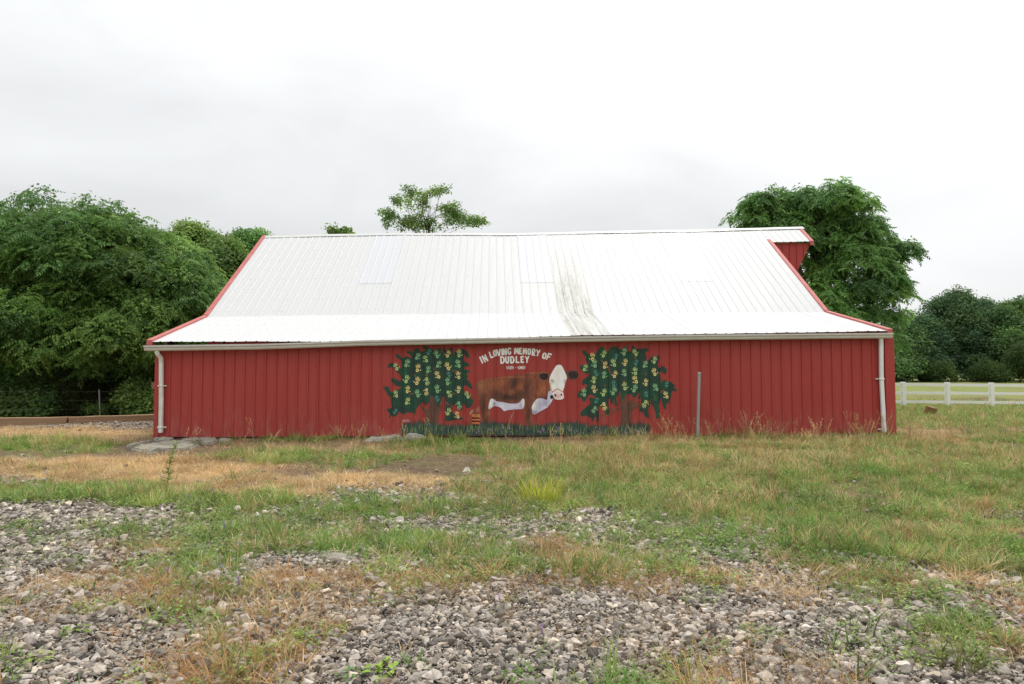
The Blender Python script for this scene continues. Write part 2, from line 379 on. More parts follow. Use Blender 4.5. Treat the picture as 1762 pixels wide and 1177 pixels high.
# mud splash and chalky scuffs along the foot of the wall
ntr = M_red.node_tree; br = ntr.nodes['Principled BSDF']; srr = br.inputs['Base Color'].links[0].from_socket
gr_ = ntr.nodes.new('ShaderNodeNewGeometry'); sr_ = ntr.nodes.new('ShaderNodeSeparateXYZ'); ntr.links.new(gr_.outputs['Position'], sr_.inputs[0])
mr_ = ntr.nodes.new('ShaderNodeMapping'); mr_.inputs['Scale'].default_value = (9, 9, 2.2); ntr.links.new(gr_.outputs['Position'], mr_.inputs[0])
nr_ = ntr.nodes.new('ShaderNodeTexNoise'); nr_.inputs['Scale'].default_value = 1.4; nr_.inputs['Detail'].default_value = 8; nr_.inputs['Roughness'].default_value = .7; ntr.links.new(mr_.outputs[0], nr_.inputs['Vector'])
ra = ntr.nodes.new('ShaderNodeMapRange'); ra.inputs[1].default_value = 1.0; ra.inputs[2].default_value = .3; ra.inputs[3].default_value = 0; ra.inputs[4].default_value = .55; ntr.links.new(sr_.outputs['Z'], ra.inputs[0])
rb_ = ntr.nodes.new('ShaderNodeMapRange'); rb_.inputs[1].default_value = .46; rb_.inputs[2].default_value = .72; ntr.links.new(nr_.outputs['Fac'], rb_.inputs[0])
mm_ = ntr.nodes.new('ShaderNodeMath'); mm_.operation = 'MULTIPLY'; ntr.links.new(ra.outputs[0], mm_.inputs[0]); ntr.links.new(rb_.outputs[0], mm_.inputs[1])
mxr = ntr.nodes.new('ShaderNodeMix'); mxr.data_type = 'RGBA'; ntr.links.new(mm_.outputs[0], mxr.inputs[0]); ntr.links.new(srr, mxr.inputs[6]); mxr.inputs[7].default_value = (.42, .24, .19, 1); ntr.links.new(mxr.outputs[2], br.inputs['Base Color'])
M_trim = material('faded_red_trim', lin(178, 92, 86, 1.0), .55, .3, noise=[(3, .5, lin(200, 118, 112), (1, 1, 1))])
M_roof = material('white_roof_steel', (.57, .57, .565), .5, .25, noise=[(1.1, .2, (.54, .54, .53), (3, .35, .35)), (2.6, .06, (.40, .38, .30), (9, .4, .4))])
M_sky_sheet = material('translucent_roof_sheet', (.555, .562, .58), .45, .25, noise=[(4, .4, (.555, .565, .59), (2, .6, .6))])
M_cap = material('white_ridge_cap', (.56, .56, .54), .45, .4, noise=[(2.0, .35, (.45, .44, .36), (1, 1, 1))])
M_gut = material('weathered_white_gutter', (.64, .63, .60), .5, .4, noise=[(2.5, .5, (.48, .385, .35), (.5, 4, 8)), (11, .25, (.30, .28, .24), (.6, 3, 3))])
M_spout = material('rusty_white_downspout', (.80, .80, .77), .5, .35, noise=[(5, .55, (.45, .32, .20), (6, 6, .7)), (9, .4, (.52, .50, .44), (1, 1, 1))])
M_spout2 = material('white_downspout', (.82, .83, .83), .45, .4, noise=[(4, .35, (.52, .50, .46), (5, 5, .6))])
M_wood = material('old_rafter_wood', (.13, .10, .075), .9, .1, noise=[(8, .5, (.06, .05, .04), (1, 1, 1))])
M_found = material('stained_footing', (.28, .26, .23), .95, .1, noise=[(6, .7, (.12, .11, .09), (1, 1, 1))], bump=(20, .4))
M_rust = material('rusty_iron', (.20, .10, .06), .8, .2, noise=[(20, .6, (.32, .20, .13), (1, 1, 1))])
M_screw = material('screw_heads', (.56, .55, .53), .5, .4)
# the algae stain that runs down one run of roof sheets
M_stain = material('stained_roof_steel', (.80, .80, .79), .5, .35)
nt_ = M_stain.node_tree; b_ = nt_.nodes['Principled BSDF']
g_ = nt_.nodes.new('ShaderNodeNewGeometry'); s_ = nt_.nodes.new('ShaderNodeSeparateXYZ'); nt_.links.new(g_.outputs['Position'], s_.inputs[0])
m_ = nt_.nodes.new('ShaderNodeMapping'); m_.inputs['Scale'].default_value = (14, .55, .55); nt_.links.new(g_.outputs['Position'], m_.inputs[0])
n_ = nt_.nodes.new('ShaderNodeTexNoise'); n_.inputs['Scale'].default_value = 1.0; n_.inputs['Detail'].default_value = 6; n_.inputs['Roughness'].default_value = .6; nt_.links.new(m_.outputs[0], n_.inputs['Vector'])
m3 = nt_.nodes.new('ShaderNodeMapping'); m3.inputs['Scale'].default_value = (5, 3, 3); nt_.links.new(g_.outputs['Position'], m3.inputs[0])
n3 = nt_.nodes.new('ShaderNodeTexNoise'); n3.inputs['Scale'].default_value = 2.0; n3.inputs['Detail'].default_value = 8; n3.inputs['Roughness'].default_value = .7; nt_.links.new(m3.outputs[0], n3.inputs['Vector'])
def mrange(sock, a, b, c, d):
    r = nt_.nodes.new('ShaderNodeMapRange'); nt_.links.new(sock, r.inputs[0])
    for i, v in enumerate((a, b, c, d)): r.inputs[i + 1].default_value = v
    return r.outputs[0]
def mmul(a, b):
    r = nt_.nodes.new('ShaderNodeMath'); r.operation = 'MULTIPLY'; nt_.links.new(a, r.inputs[0]); nt_.links.new(b, r.inputs[1]); return r.outputs[0]
up_ = mrange(s_.outputs['Y'], 21.5, 18.6, 0, 1.0)
k_ = mmul(mmul(mrange(n_.outputs['Fac'], .36, .60, .22, 1), up_), mrange(n3.outputs['Fac'], .3, .7, .35, 1.0))
mx_ = nt_.nodes.new('ShaderNodeMix'); mx_.data_type = 'RGBA'; mx_.inputs[6].default_value = (.565, .565, .555, 1); mx_.inputs[7].default_value = (.21, .195, .14, 1)
nt_.links.new(k_, mx_.inputs[0]); nt_.links.new(mx_.outputs[2], b_.inputs['Base Color'])

barn = empty('barn', (0.6, YW, .25), 'long red metal barn with a white roof and a painted memorial mural', 'barn')

def rib_stations(x0, x1, first, base=.046, top=.022, h=.026):
    """(x, height) break points of a ribbed sheet between x0 and x1; ribs stand at first + k*RIB"""
    out = [(x0, None)]
    k = math.floor((x0 - first) / RIB) - 1
    while first + k * RIB - base < x1:
        c = first + k * RIB
        for dx in (-base / 2, -top / 2, top / 2, base / 2):
            if x0 < c + dx < x1: out.append((c + dx, None))
        k += 1
    out.append((x1, None))
    def hh(x):
        d = abs((x - first + RIB / 2) % RIB - RIB / 2)
        return h * max(0.0, min(1.0, (base / 2 - d) / (base / 2 - top / 2)))
    return [(x, hh(x)) for x, _ in out]
def wall_h(x):
    d = abs((x - WL - .06 + RIB / 2) % RIB - RIB / 2)
    return .026 * max(0.0, min(1.0, (.023 - d) / .012))
# ---- front wall, one sheet after another
front = bpy.data.objects.new('front_wall', None); col.objects.link(front); front.parent = barn
x = WL; i = 0
while x < WR - .05:
    x1 = min(x + SH, WR)
    st = rib_stations(x, x1 + (.02 if x1 < WR else 0), WL + .06)
    lift = .0012 * (i % 2); drop = rnd.uniform(-.012, .012)
    V = []; F = []
    for xx, h in st:
        zt = gutZ(xx) + .07; zb = botZ(xx) + drop
        for t in (0, .33, .66, 1):
            V.append((xx, YW - h - lift - .004 * math.sin(3 * xx + 5 * t) * (0 < t < 1), zb + (zt - zb) * t))
    for j in range(len(st) - 1):
        for t in range(3): F.append((j * 4 + t, (j + 1) * 4 + t, (j + 1) * 4 + t + 1, j * 4 + t + 1))
    link('wall_sheet', mesh_pd('wall_sheet', V, F), M_red, front); x = x1; i += 1
parts = []
xx = WL + .06 + .05
while xx < WR - .25:
    for fz in (.06, .36, .655, .95):
        zb = botZ(xx); zc = zb + (gutZ(xx) + .03 - zb) * fz + rnd.uniform(-.008, .008); r = .008; yy = YW - .002
        parts.append(([(xx - r, yy, zc - r), (xx + r, yy, zc - r), (xx + r, yy, zc + r), (xx - r, yy, zc + r), (xx, yy - .009, zc)], [(0, 1, 4), (1, 2, 4), (2, 3, 4), (3, 0, 4)]))
    xx += RIB
V, F = join_data(parts); o = link('wall_screws', mesh_pd('wall_screws', V, F), material('faded_screw_heads', lin(172, 100, 94), .5, .4), front); o['kind'] = 'stuff'
# corner trims and footing
for a, b in ((WL - .035, WL + .07), (WR - .19, WR + .03)):
    bm = bmesh.new(); bm_box(bm, (a, YW - .030, botZ(a) - .02), (b, YW + .16, gutZ(a) + .06)); bmesh.ops.bevel(bm, geom=bm.edges[:], offset=.006, affect='EDGES')
    link('corner_trim', mesh_bm('corner_trim', bm), M_red, barn)
bm = bmesh.new(); bm_box(bm, (WL + .08, YW + .14, -.3), (WR - .2, YW + .25, botZ(0) + .03)); link('footing', mesh_bm('footing', bm), M_found, barn)

# ---- roof
def slope_pt(lo, hi, t, h):
    """lo, hi = (Y, Z) ends of a slope, t along it, h above it"""
    y = lo[0] + (hi[0] - lo[0]) * t; z = lo[1] + (hi[1] - lo[1]) * t
    L_ = math.hypot(hi[0] - lo[0], hi[1] - lo[1]); return y - h * (hi[1] - lo[1]) / L_ * (1 if hi[0] > lo[0] else -1) * (1 if hi[0] > lo[0] else 1), z + h * abs(hi[0] - lo[0]) / L_
def roof_sheet(name, x0, x1, lo, hi, t0, t1, base, mat, parent, back=False, n=3):
    V = []; F = []; st = rib_stations(x0, x1, XL + .03, .05, .022, .010)
    for xx, h in st:
        for k in range(n + 1):
            t = t0 + (t1 - t0) * k / n
            a, b = lo(xx), hi(xx)
            y, z = slope_pt(a, b, t, h + base + .003 * math.sin(7 * xx + 9 * t))
            if back: y = 2 * YR - y
            V.append((xx, y, z))
    m = n + 1
    for j in range(len(st) - 1):
        for k in range(n):
            f = (j * m + k, (j + 1) * m + k, (j + 1) * m + k + 1, j * m + k + 1)
            F.append(f[::-1] if back else f)
    return link(name, mesh_pd(name, V, F), mat, parent)
E_ = lambda X: (YE, eaveZ(X)); B_ = lambda X: (YBK, brkZ(X)); R_ = lambda X: (YR, ridgeZ(X))
roof = bpy.data.objects.new('roof', None); col.objects.link(roof); roof.parent = barn
def t_of(px, py):            # place along the upper slope of a photograph pixel
    lo, hi = 0.0, 1.0
    for _ in range(40):
        t = (lo + hi) / 2; y = YBK + (YR - YBK) * t; p = P(px, py, y); z = brkZ(p.x) + (ridgeZ(p.x) - brkZ(p.x)) * t
        if p.z > z: lo = t
        else: hi = t
    return t
T_SKY = t_of(900, 488); x = XL; i = 0
while x < XR - .05:
    x1 = min(x + SH, XR); xe = x1 + (.03 if x1 < XR else 0); dz = .0015 * (i % 2)
    m = M_stain if i == 10 else M_roof
    roof_sheet('lower_roof_sheet', x, xe, E_, B_, rnd.uniform(-.006, .002), 1.03, dz, m, roof)
    if i in (4, 9, 14):
        roof_sheet('upper_roof_sheet', x, xe, B_, R_, -.025, T_SKY + .02, .022 + dz, m, roof, n=2)
        roof_sheet('skylight_sheet', x, xe, B_, R_, T_SKY, 1.0, .027 + dz, M_sky_sheet, roof, n=3)
    else:
        roof_sheet('upper_roof_sheet', x, xe, B_, R_, -.025 + rnd.uniform(-.006, .006), 1.0, .022 + dz, m, roof, n=3)
    roof_sheet('rear_upper_sheet', x, xe, B_, R_, 0, 1.0, .02 + dz, M_roof, roof, back=True, n=1)
    roof_sheet('rear_lower_sheet', x, xe, E_, B_, 0, 1.03, dz, M_roof, roof, back=True, n=1)
    x = x1; i += 1
# hay hood: the ridge runs on past the right gable
T_H = t_of(1345, 417.5); XH = P(1377, 392, YR).x
hood = bpy.data.objects.new('hay_hood', None); col.objects.link(hood); hood.parent = barn
for bk in (False, True):
    roof_sheet('hood_sheet', XR + .002, XH, B_, R_, T_H, 1.0, .022, M_roof, hood, back=bk, n=2)
    yh, zh = slope_pt(B_(XR), R_(XR), T_H + .01, -.02); zl = P(1338, 566, yh).z
    V = []; F = []
    st = rib_stations(XR - .05, XH - .03, XR - .05)
    for xx, h in st:
        yy = yh + .06 - h
        if bk: yy = 2 * YR - yy
        zlow = zl + (zh - zl) * (xx - XR + .05) / (XH - XR + .02)
        V += [(xx, yy, zlow), (xx, yy, zh + .0)]
    for j in range(len(st) - 1): F.append((2 * j, 2 * j + 2, 2 * j + 3, 2 * j + 1))
    link('hood_side', mesh_pd('hood_side', V, F), M_red, hood)
# ridge cap in lengths
xs = np.linspace(XL - .02, XH + .02, 7)
for a, b in zip(xs[:-1], xs[1:]):
    V = []; F = []; q = np.linspace(a, b + .05, 5)
    for xx in q:
        lift = .034 + .008 * math.sin(xx * 2.1) * math.sin(xx * .7)
        for dy, dz in ((-.17, -.105), (-.15, -.082), (-.02, 0), (.02, 0), (.15, -.082), (.17, -.105)): V.append((float(xx), YR + dy, ridgeZ(xx) + lift + dz))
    for j in range(4):
        for k in range(5): F.append((j * 6 + k, (j + 1) * 6 + k, (j + 1) * 6 + k + 1, j * 6 + k + 1))
    link('ridge_cap', mesh_pd('ridge_cap', V, F), M_cap, roof)
# rake trims
def rake(xa, xb, p, q, mat, parent, up=.055, dn=.11):
    V = []
    for y, z in (p, q):
        for xx in (xa, xb):
            V += [(xx, y, z - dn), (xx, y, z + up)]
    F = [(0, 1, 3, 2), (4, 6, 7, 5), (0, 4, 5, 1), (2, 3, 7, 6), (1, 5, 7, 3), (0, 2, 6, 4)]
    me_ = mesh_pd('rake_trim', V, F); bevel(me_, .006); return link('rake_trim', me_, mat, parent)
yb_, zb_ = slope_pt(B_(XR), R_(XR), T_H - .02, 0)
for X, xa, xb in ((XL, XL - .03, XL + .085), (XR, XR - .085, XR + .03)):
    e, k, r = E_(X), B_(X), R_(X)
    rake(xa, xb, (e[0] - .02, e[1]), (k[0], k[1] + .005), M_trim, roof, up=.04, dn=.08)
    top = r if X == XL else slope_pt(k, r, T_H + .03, 0)
    rake(xa, xb, (k[0] - .02, k[1]), top, M_trim, roof)
    rake(xa, xb, (2 * YR - e[0], e[1]), (2 * YR - k[0], k[1]), M_trim, roof)
    rake(xa, xb, (2 * YR - k[0], k[1]), (2 * YR - top[0], top[1]), M_trim, roof)
p0 = slope_pt(B_(XH), R_(XH), T_H - .005, 0)
rake(XH - .10, XH + .02, p0, (YR, R_(XH)[1]), M_trim, hood, up=.05, dn=.09)
rake(XH - .10, XH + .02, (2 * YR - p0[0], p0[1]), (YR, R_(XH)[1]), M_trim, hood, up=.05, dn=.09)
# screws
parts = []
k = 0
while XL + .03 + k * RIB < XR:
    xx = XL + .03 + k * RIB + .055
    for lo, hi, ts, base in ((E_, B_, (.05, .24, .43, .62, .81, .95), 0), (B_, R_, (.04, .16, .28, .40, .52, .64, .76, .88), .022)):
        for t in ts:
            y, z = slope_pt(lo(xx), hi(xx), t + rnd.uniform(-.004, .004), base + .007)
            r = .010
            parts.append(([(xx - r, y - r, z - .010), (xx + r, y - r, z - .010), (xx + r, y + r, z), (xx - r, y + r, z), (xx, y - r * .2, z + .006)], [(0, 1, 4), (1, 2, 4), (2, 3, 4), (3, 0, 4)]))
    k += 1
V, F = join_data(parts); o = link('roof_screws', mesh_pd('roof_screws', V, F), M_screw, roof); o['kind'] = 'stuff'
# eave board, rafters, gutter
xa = P(352, 595, YE).x
V = []; F = []; q = np.linspace(xa, WR - .02, 24)
for xx in q: V += [(float(xx), YW - .022, gutZ(xx) + .05), (float(xx), YW - .022, eaveZ(xx) + .015), (float(xx), YW + .015, eaveZ(xx) + .015), (float(xx), YW + .015, gutZ(xx) + .05)]
for j in range(23):
    for k in range(4): F.append((j * 4 + k, (j + 1) * 4 + k, (j + 1) * 4 + (k + 1) % 4, j * 4 + (k + 1) % 4))
link('eave_board', mesh_pd('eave_board', V, F), M_red, barn)
for k in range(14):
    xx = XL + .35 + k * 1.2
    if xx > XR - .1: break
    V = []
    for (y, z) in (slope_pt(E_(xx), B_(xx), .012, -.02), slope_pt(E_(xx), B_(xx), 1.0, -.02)):
        for a in (-.022, .022): V += [(xx + a, y, z - .12), (xx + a, y, z)]
    link('rafter', mesh_pd('rafter', V, [(0, 2, 3, 1), (4, 5, 7, 6), (0, 1, 5, 4), (2, 6, 7, 3), (1, 3, 7, 5), (0, 4, 6, 2)]), M_wood, barn)
prof = [(14.965, .125), (14.965, 0), (14.90, 0), (14.875, .022), (14.868, .06), (14.845, .085), (14.845, .118), (14.858, .118)]
cuts = [P(247, 600, 14.86).x, P(632, 595, 14.86).x, P(1014, 588, 14.86).x, P(1537, 580, 14.86).x]
for s in range(3):
    V = []; F = []; q = np.linspace(cuts[s], cuts[s + 1] + (.06 if s < 2 else 0), 9); m = len(prof)
    for xx in q:
        for y, z in prof: V.append((float(xx), y - .002 * s, gutZ(xx) + z - .002 * s))
    for j in range(8):
        for k in range(m - 1): F.append((j * m + k, (j + 1) * m + k, (j + 1) * m + k + 1, j * m + k + 1))
    if s == 0: F.append(tuple(range(m)))
    if s == 2: F.append(tuple(8 * m + k for k in range(m))[::-1])
    link('gutter', mesh_pd('gutter', V, F), M_gut, barn)
# downspouts
def spout(pts, Y0, mat, straps, w=.088):
    path = [Vector((P(px, py, Y).x, Y, P(px, py, Y).z)) for px, py, Y in pts]
    V, F = tube_data(path, .04, 4, squash=(w, .065)); me_ = mesh_pd('downspout', V, F); bevel(me_, .012, 2)
    d = link('downspout', me_, mat, barn)
    for px, py, hw in straps:
        c = P(px, py, YW - .08); bm = bmesh.new()
        bm_box(bm, (c.x - hw, YW - .112, c.z - .018), (c.x + hw, YW - .028, c.z + .018))
        for sx in (-1, 1):
            bm_box(bm, (c.x + sx * (hw + .02) - .026, YW - .04, c.z - .014), (c.x + sx * (hw + .02) + .026, YW - .020, c.z + .014))
        bmesh.ops.bevel(bm, geom=bm.edges[:], offset=.005, affect='EDGES')
        link('strap', mesh_bm('strap', bm), mat, d)
spout([(270, 603, 14.92), (271, 609, 14.93), (277, 616, 15.0), (277.5, 625, 15.03), (277.5, 690, 15.03), (276.5, 745, 15.03)], 15, M_spout, [(277, 664, .055), (276.5, 735.5, .055)])
spout([(1516, 580, 14.95), (1516, 592, 15.0), (1516.5, 650, 15.03), (1518, 678, 15.03), (1521.5, 744, 15.02)], 15, M_spout2, [(1516.5, 652, .058), (1520.5, 739, .058)])
c = P(265, 663, YW); bm = bmesh.new(); bm_box(bm, (c.x - .045, YW - .02, c.z - .07), (c.x + .02, YW + .03, c.z + .07)); link('hinge_bracket', mesh_bm('hinge_bracket', bm), M_rust, barn)
# right gable and the rear; the left end is open under the lean-to roof
def gable(X, ys, mat):
    V = []; F = []; st = []
    y = ys[0]
    while y < ys[1]:
        for dy, h in ((0, 0), (.18, 0), (.19, .02), (.215, .02), (.2286, 0)): st.append((min(y + dy, ys[1]), h))
        y += RIB
    for y, h in st:
        ym = y if y <= YR else 2 * YR - y
        zt = np.interp(ym, [YE, YBK, YR], [eaveZ(X), brkZ(X), ridgeZ(X)]) - .03
        V += [(X + (h if X > 0 else -h), y, -.2), (X + (h if X > 0 else -h), y, float(zt))]
    for j in range(len(st) - 1): F.append((2 * j, 2 * j + 2, 2 * j + 3, 2 * j + 1))
    return link('gable_wall', mesh_pd('gable_wall', V, F), mat, barn)
gable(WR - .02, (YW + .16, 2 * YR - YW), M_red)
gable(XL + .16, (YBK, 2 * YR - YBK), M_red)
bm = bmesh.new(); bm_box(bm, (WL, 2 * YR - YW - .05, -.2), (WR, 2 * YR - YW, eaveZ(0) - .02)); link('rear_wall', mesh_bm('rear_wall', bm), M_red, barn)
# ================================================================== the mural: paint lying on the ribbed wall
def chaikin(pl, n):
    for _ in range(n):
        q = []
        for (ax, ay), (bx, by) in zip(pl, pl[1:] + pl[:1]): q += [(ax * .78 + bx * .22, ay * .78 + by * .22), (ax * .22 + bx * .78, ay * .22 + by * .78)]
        pl = q
    return pl
def drape(name, polys, off, mat, parent, grid=None, paint=None, smooth=0):
    """polys: outlines in photograph pixels on the wall plane; laid on the ribs off metres proud"""
    V = []; F = []; lift = []
    for n_, pl in enumerate(polys):
        if smooth: pl = chaikin(list(pl), smooth)
        pts = [P(x, y, YW) for x, y in pl]
        tris = tessellate_polygon([[Vector((p.x, p.z, 0)) for p in pts]])
        o = len(V); V += [(p.x, (n_ % 4) * 1e-5, p.z) for p in pts]
        for t in tris: F.append(tuple(i + o for i in t))
    bm = bmesh.new(); vv = [bm.verts.new(v) for v in V]
    for f in F:
        try: bm.faces.new([vv[i] for i in f])
        except ValueError: pass
    x0 = min(v[0] for v in V); x1 = max(v[0] for v in V); z0 = min(v[2] for v in V); z1 = max(v[2] for v in V)
    cutx = [xx for xx, _ in rib_stations(x0, x1, WL + .06)[1:-1]]
    if grid: cutx += list(np.arange(x0, x1, grid))
    for xx in cutx: bmesh.ops.bisect_plane(bm, geom=bm.verts[:] + bm.edges[:] + bm.faces[:], plane_co=(xx, 0, 0), plane_no=(1, 0, 0), dist=1e-6)
    if grid:
        for zz in np.arange(z0, z1, grid): bmesh.ops.bisect_plane(bm, geom=bm.verts[:] + bm.edges[:] + bm.faces[:], plane_co=(0, 0, zz), plane_no=(0, 0, 1), dist=1e-6)
    for v in bm.verts: v.co.y = YW - wall_h(v.co.x) - .0065 - off - v.co.y * 25
    for f in bm.faces:
        if f.normal.y > 0: f.normal_flip()
    bm.normal_update()
    for f in bm.faces:
        if f.normal.y > 0: f.normal_flip()
    me_ = mesh_bm(name, bm)
    if paint is not None:
        n = len(me_.vertices); co = np.empty(n * 3, np.float32); me_.vertices.foreach_get('co', co); co = co.reshape(-1, 3)
        px, py = project(co[:, 0], co[:, 1], co[:, 2]); c = np.ones((n, 4), np.float32); c[:, :3] = paint(px, py)
        a = me_.attributes.new('paint', 'FLOAT_COLOR', 'POINT'); a.data.foreach_set('color', c.ravel())
    return link(name, me_, mat, parent)
def paint_mat(name, color, var=.25, tint=None, scale=9, stretch=(1, 1, 1)):
    t = tint or tuple(c * .65 for c in color)
    return material(name, color, .6, .25, noise=[(scale, var, t, stretch)])
KP = 1.22
PT_green = paint_mat('mural_dark_green', lin(44, 62, 56, KP), .7, lin(38, 86, 58, KP), 5)
PT_trunk = paint_mat('mural_trunk_brown', lin(106, 76, 62, KP), .8, lin(78, 58, 52, KP), 9, (3, 1, .4))
PT_branch = paint_mat('mural_branch_brown', lin(128, 82, 66, KP), .5)
HAND = {'y': paint_mat('hand_yellow', lin(226, 202, 136, KP), .15), 'l': paint_mat('hand_lime', lin(184, 202, 132, KP), .2), 'g': paint_mat('hand_green', lin(142, 186, 136, KP), .2),
        't': paint_mat('hand_teal', lin(84, 142, 132, KP), .3), 'd': paint_mat('hand_dark_green', lin(42, 100, 60, KP), .3)}
PT_white = paint_mat('mural_white', lin(232, 230, 228, KP * .98), .2, lin(205, 198, 196, KP))
def stroke(pts, w, w1=None):
    n = len(pts); Lf = []; Rt = []; w1 = w if w1 is None else w1
    for i, (x, y) in enumerate(pts):
        a = pts[max(i - 1, 0)]; b = pts[min(i + 1, n - 1)]; dx, dy = b[0] - a[0], b[1] - a[1]; l = math.hypot(dx, dy) or 1
        k = (w + (w1 - w) * i / max(n - 1, 1)) / 2; nx_, ny_ = -dy / l * k, dx / l * k
        Lf.append((x + nx_, y + ny_)); Rt.append((x - nx_, y - ny_))
    return Lf + Rt[::-1]
def disc(cx, cy, rx, ry, n=14, rot=0, wob=0.0):
    out = []
    for i in range(n):
        a = 2 * math.pi * i / n; k = 1 + rnd.uniform(-wob, wob); x_, y_ = rx * k * math.cos(a), ry * k * math.sin(a)
        out.append((cx + x_ * math.cos(rot) - y_ * math.sin(rot), cy + x_ * math.sin(rot) + y_ * math.cos(rot)))
    return out
crop = lambda ox, oy, s: (lambda pts: [(ox + x_ / s, oy + y_ / s) for x_, y_ in pts])
cA = crop(640, 585, 6.54); cB = crop(980, 585, 6.54); cC = crop(790, 590, 7.355); cD = crop(810, 590, 11.747)
TREE_L = [(265,160),(290,155),(335,195),(345,205),(385,180),(420,190),(440,215),(450,170),(395,150),(390,125),(430,120),(460,150),(480,95),(535,95),(545,130),(570,130),(610,115),(570,75),(600,65),(640,85),(680,110),(690,90),(700,130),(740,90),(785,90),(780,130),(800,150),(800,80),(835,120),(870,100),(910,75),(905,120),(920,180),(930,130),(985,125),(1010,90),(1040,110),(1080,130),(1100,200),(1085,210),(1030,160),(1030,240),(1090,260),(1100,300),(1060,300),(1030,310),(1060,340),(1095,335),(1105,370),(1060,370),(1090,420),(1060,430),(1110,480),(1135,540),(1120,560),(1050,500),(1030,520),(1040,600),(1095,590),(1110,650),(1140,670),(1130,730),(1090,770),(1060,760),(1030,700),(1015,740),(1020,800),(970,770),(940,730),(900,740),(870,700),(900,770),(905,830),(1030,880),(1020,895),(940,895),(880,910),(820,905),(820,870),(850,830),(820,800),(830,750),(830,690),(820,630),(790,640),(770,700),(780,740),(740,750),(720,720),(700,730),(690,640),(650,640),(640,700),(600,745),(570,690),(550,720),(500,760),(490,830),(470,840),(460,800),(430,820),(390,810),(370,840),(340,830),(300,800),(290,840),(250,870),(220,840),(195,880),(190,870),(210,830),(165,795),(170,770),(220,770),(230,750),(215,700),(215,630),(195,640),(180,620),(150,570),(120,520),(150,530),(180,515),(200,570),(225,590),(290,560),(320,545),(330,520),(270,520),(220,460),(215,430),(250,430),(330,470),(330,400),(290,370),(240,300),(160,315),(200,255),(240,260),(290,290),(340,330),(340,270),(320,215),(280,210)]
TREE_R = [(140,120),(175,110),(205,160),(270,160),(300,150),(320,110),(345,80),(380,70),(400,120),(440,130),(460,75),(540,70),(555,110),(590,100),(625,60),(645,90),(650,130),(690,130),(700,70),(720,60),(745,100),(780,100),(890,90),(890,120),(850,140),(870,200),(860,240),(900,220),(920,180),(960,200),(1000,165),(1015,190),(1000,230),(990,300),(1020,320),(1030,280),(1095,320),(1090,380),(1060,385),(1030,350),(1000,370),(1020,410),(1025,480),(1040,490),(1045,450),(1085,450),(1100,470),(1140,470),(1195,520),(1165,540),(1210,555),(1205,580),(1150,570),(1140,620),(1120,710),(1080,720),(1095,785),(1060,770),(1040,700),(1030,640),(1010,700),(1000,730),(1015,830),(1000,890),(970,885),(975,830),(930,720),(910,700),(890,760),(880,790),(900,885),(850,860),(820,790),(780,820),(790,760),(810,700),(800,640),(770,670),(770,640),(800,600),(780,590),(750,640),(710,650),(700,600),(660,610),(640,700),(590,700),(560,600),(520,650),(545,750),(510,740),(500,660),(490,720),(465,715),(450,640),(430,680),(440,770),(450,820),(410,870),(400,800),(350,740),(320,750),(330,840),(320,930),(300,920),(300,860),(280,870),(260,920),(245,910),(250,870),(205,870),(210,840),(135,865),(115,820),(190,750),(240,720),(215,640),(280,655),(320,665),(260,620),(210,610),(180,690),(150,695),(120,630),(80,660),(100,570),(165,570),(200,520),(190,490),(135,515),(150,440),(210,415),(220,370),(175,380),(120,330),(115,290),(150,275),(215,280),(185,240),(180,210),(190,190),(150,160)]
TRUNK_L = [(590,970),(610,900),(605,830),(580,790),(535,750),(560,745),(610,775),(635,790),(650,700),(645,640),(690,620),(720,700),(735,740),(760,770),(780,740),(790,760),(760,800),(740,850),(735,920),(740,980)]
TRUNK_R = [(580,990),(585,750),(570,740),(545,590),(560,570),(580,600),(600,690),(640,580),(665,720),(690,680),(740,650),(720,720),(790,690),(800,740),(720,780),(695,800),(690,900),(705,1000)]
BR_L = [[(770,740),(790,690),(812,650)], [(905,350),(950,345),(975,372)], [(700,310),(712,340)], [(835,700),(865,735)], [(475,395),(495,410)], [(615,380),(622,418)], [(905,600),(935,608)], [(430,600),(470,612)]]
BR_R = [[(575,755),(500,800),(440,848)], [(440,848),(390,850),(345,828)], [(540,770),(500,778),(455,765)], [(740,730),(830,715),(912,688)], [(430,300),(445,340),(462,380)], [(1018,592),(1065,565)], [(362,225),(368,250)], [(610,460),(615,490)], [(855,370),(862,395)], [(395,505),(402,525)], [(735,190),(738,215)], [(965,640),(960,665)]]
HL = [(275,315,'l'),(390,275,'g'),(380,365,'d'),(390,455,'l'),(400,570,'y'),(275,620,'l'),(395,700,'l'),(260,815,'t'),(510,195,'g'),(515,330,'y'),(510,475,'y'),(515,615,'g'),(610,225,'l'),(630,345,'g'),(620,460,'l'),(615,580,'y'),(730,175,'g'),(745,285,'g'),(745,405,'y'),(735,565,'g'),(735,672,'t'),(855,170,'y'),(855,310,'y'),(850,480,'g'),(865,605,'l'),(860,820,'l'),(868,400,'t'),(980,165,'l'),(975,280,'g'),(975,410,'y'),(975,570,'y'),(980,730,'g'),(965,855,'y'),(1075,630,'l'),(640,148,'t')]
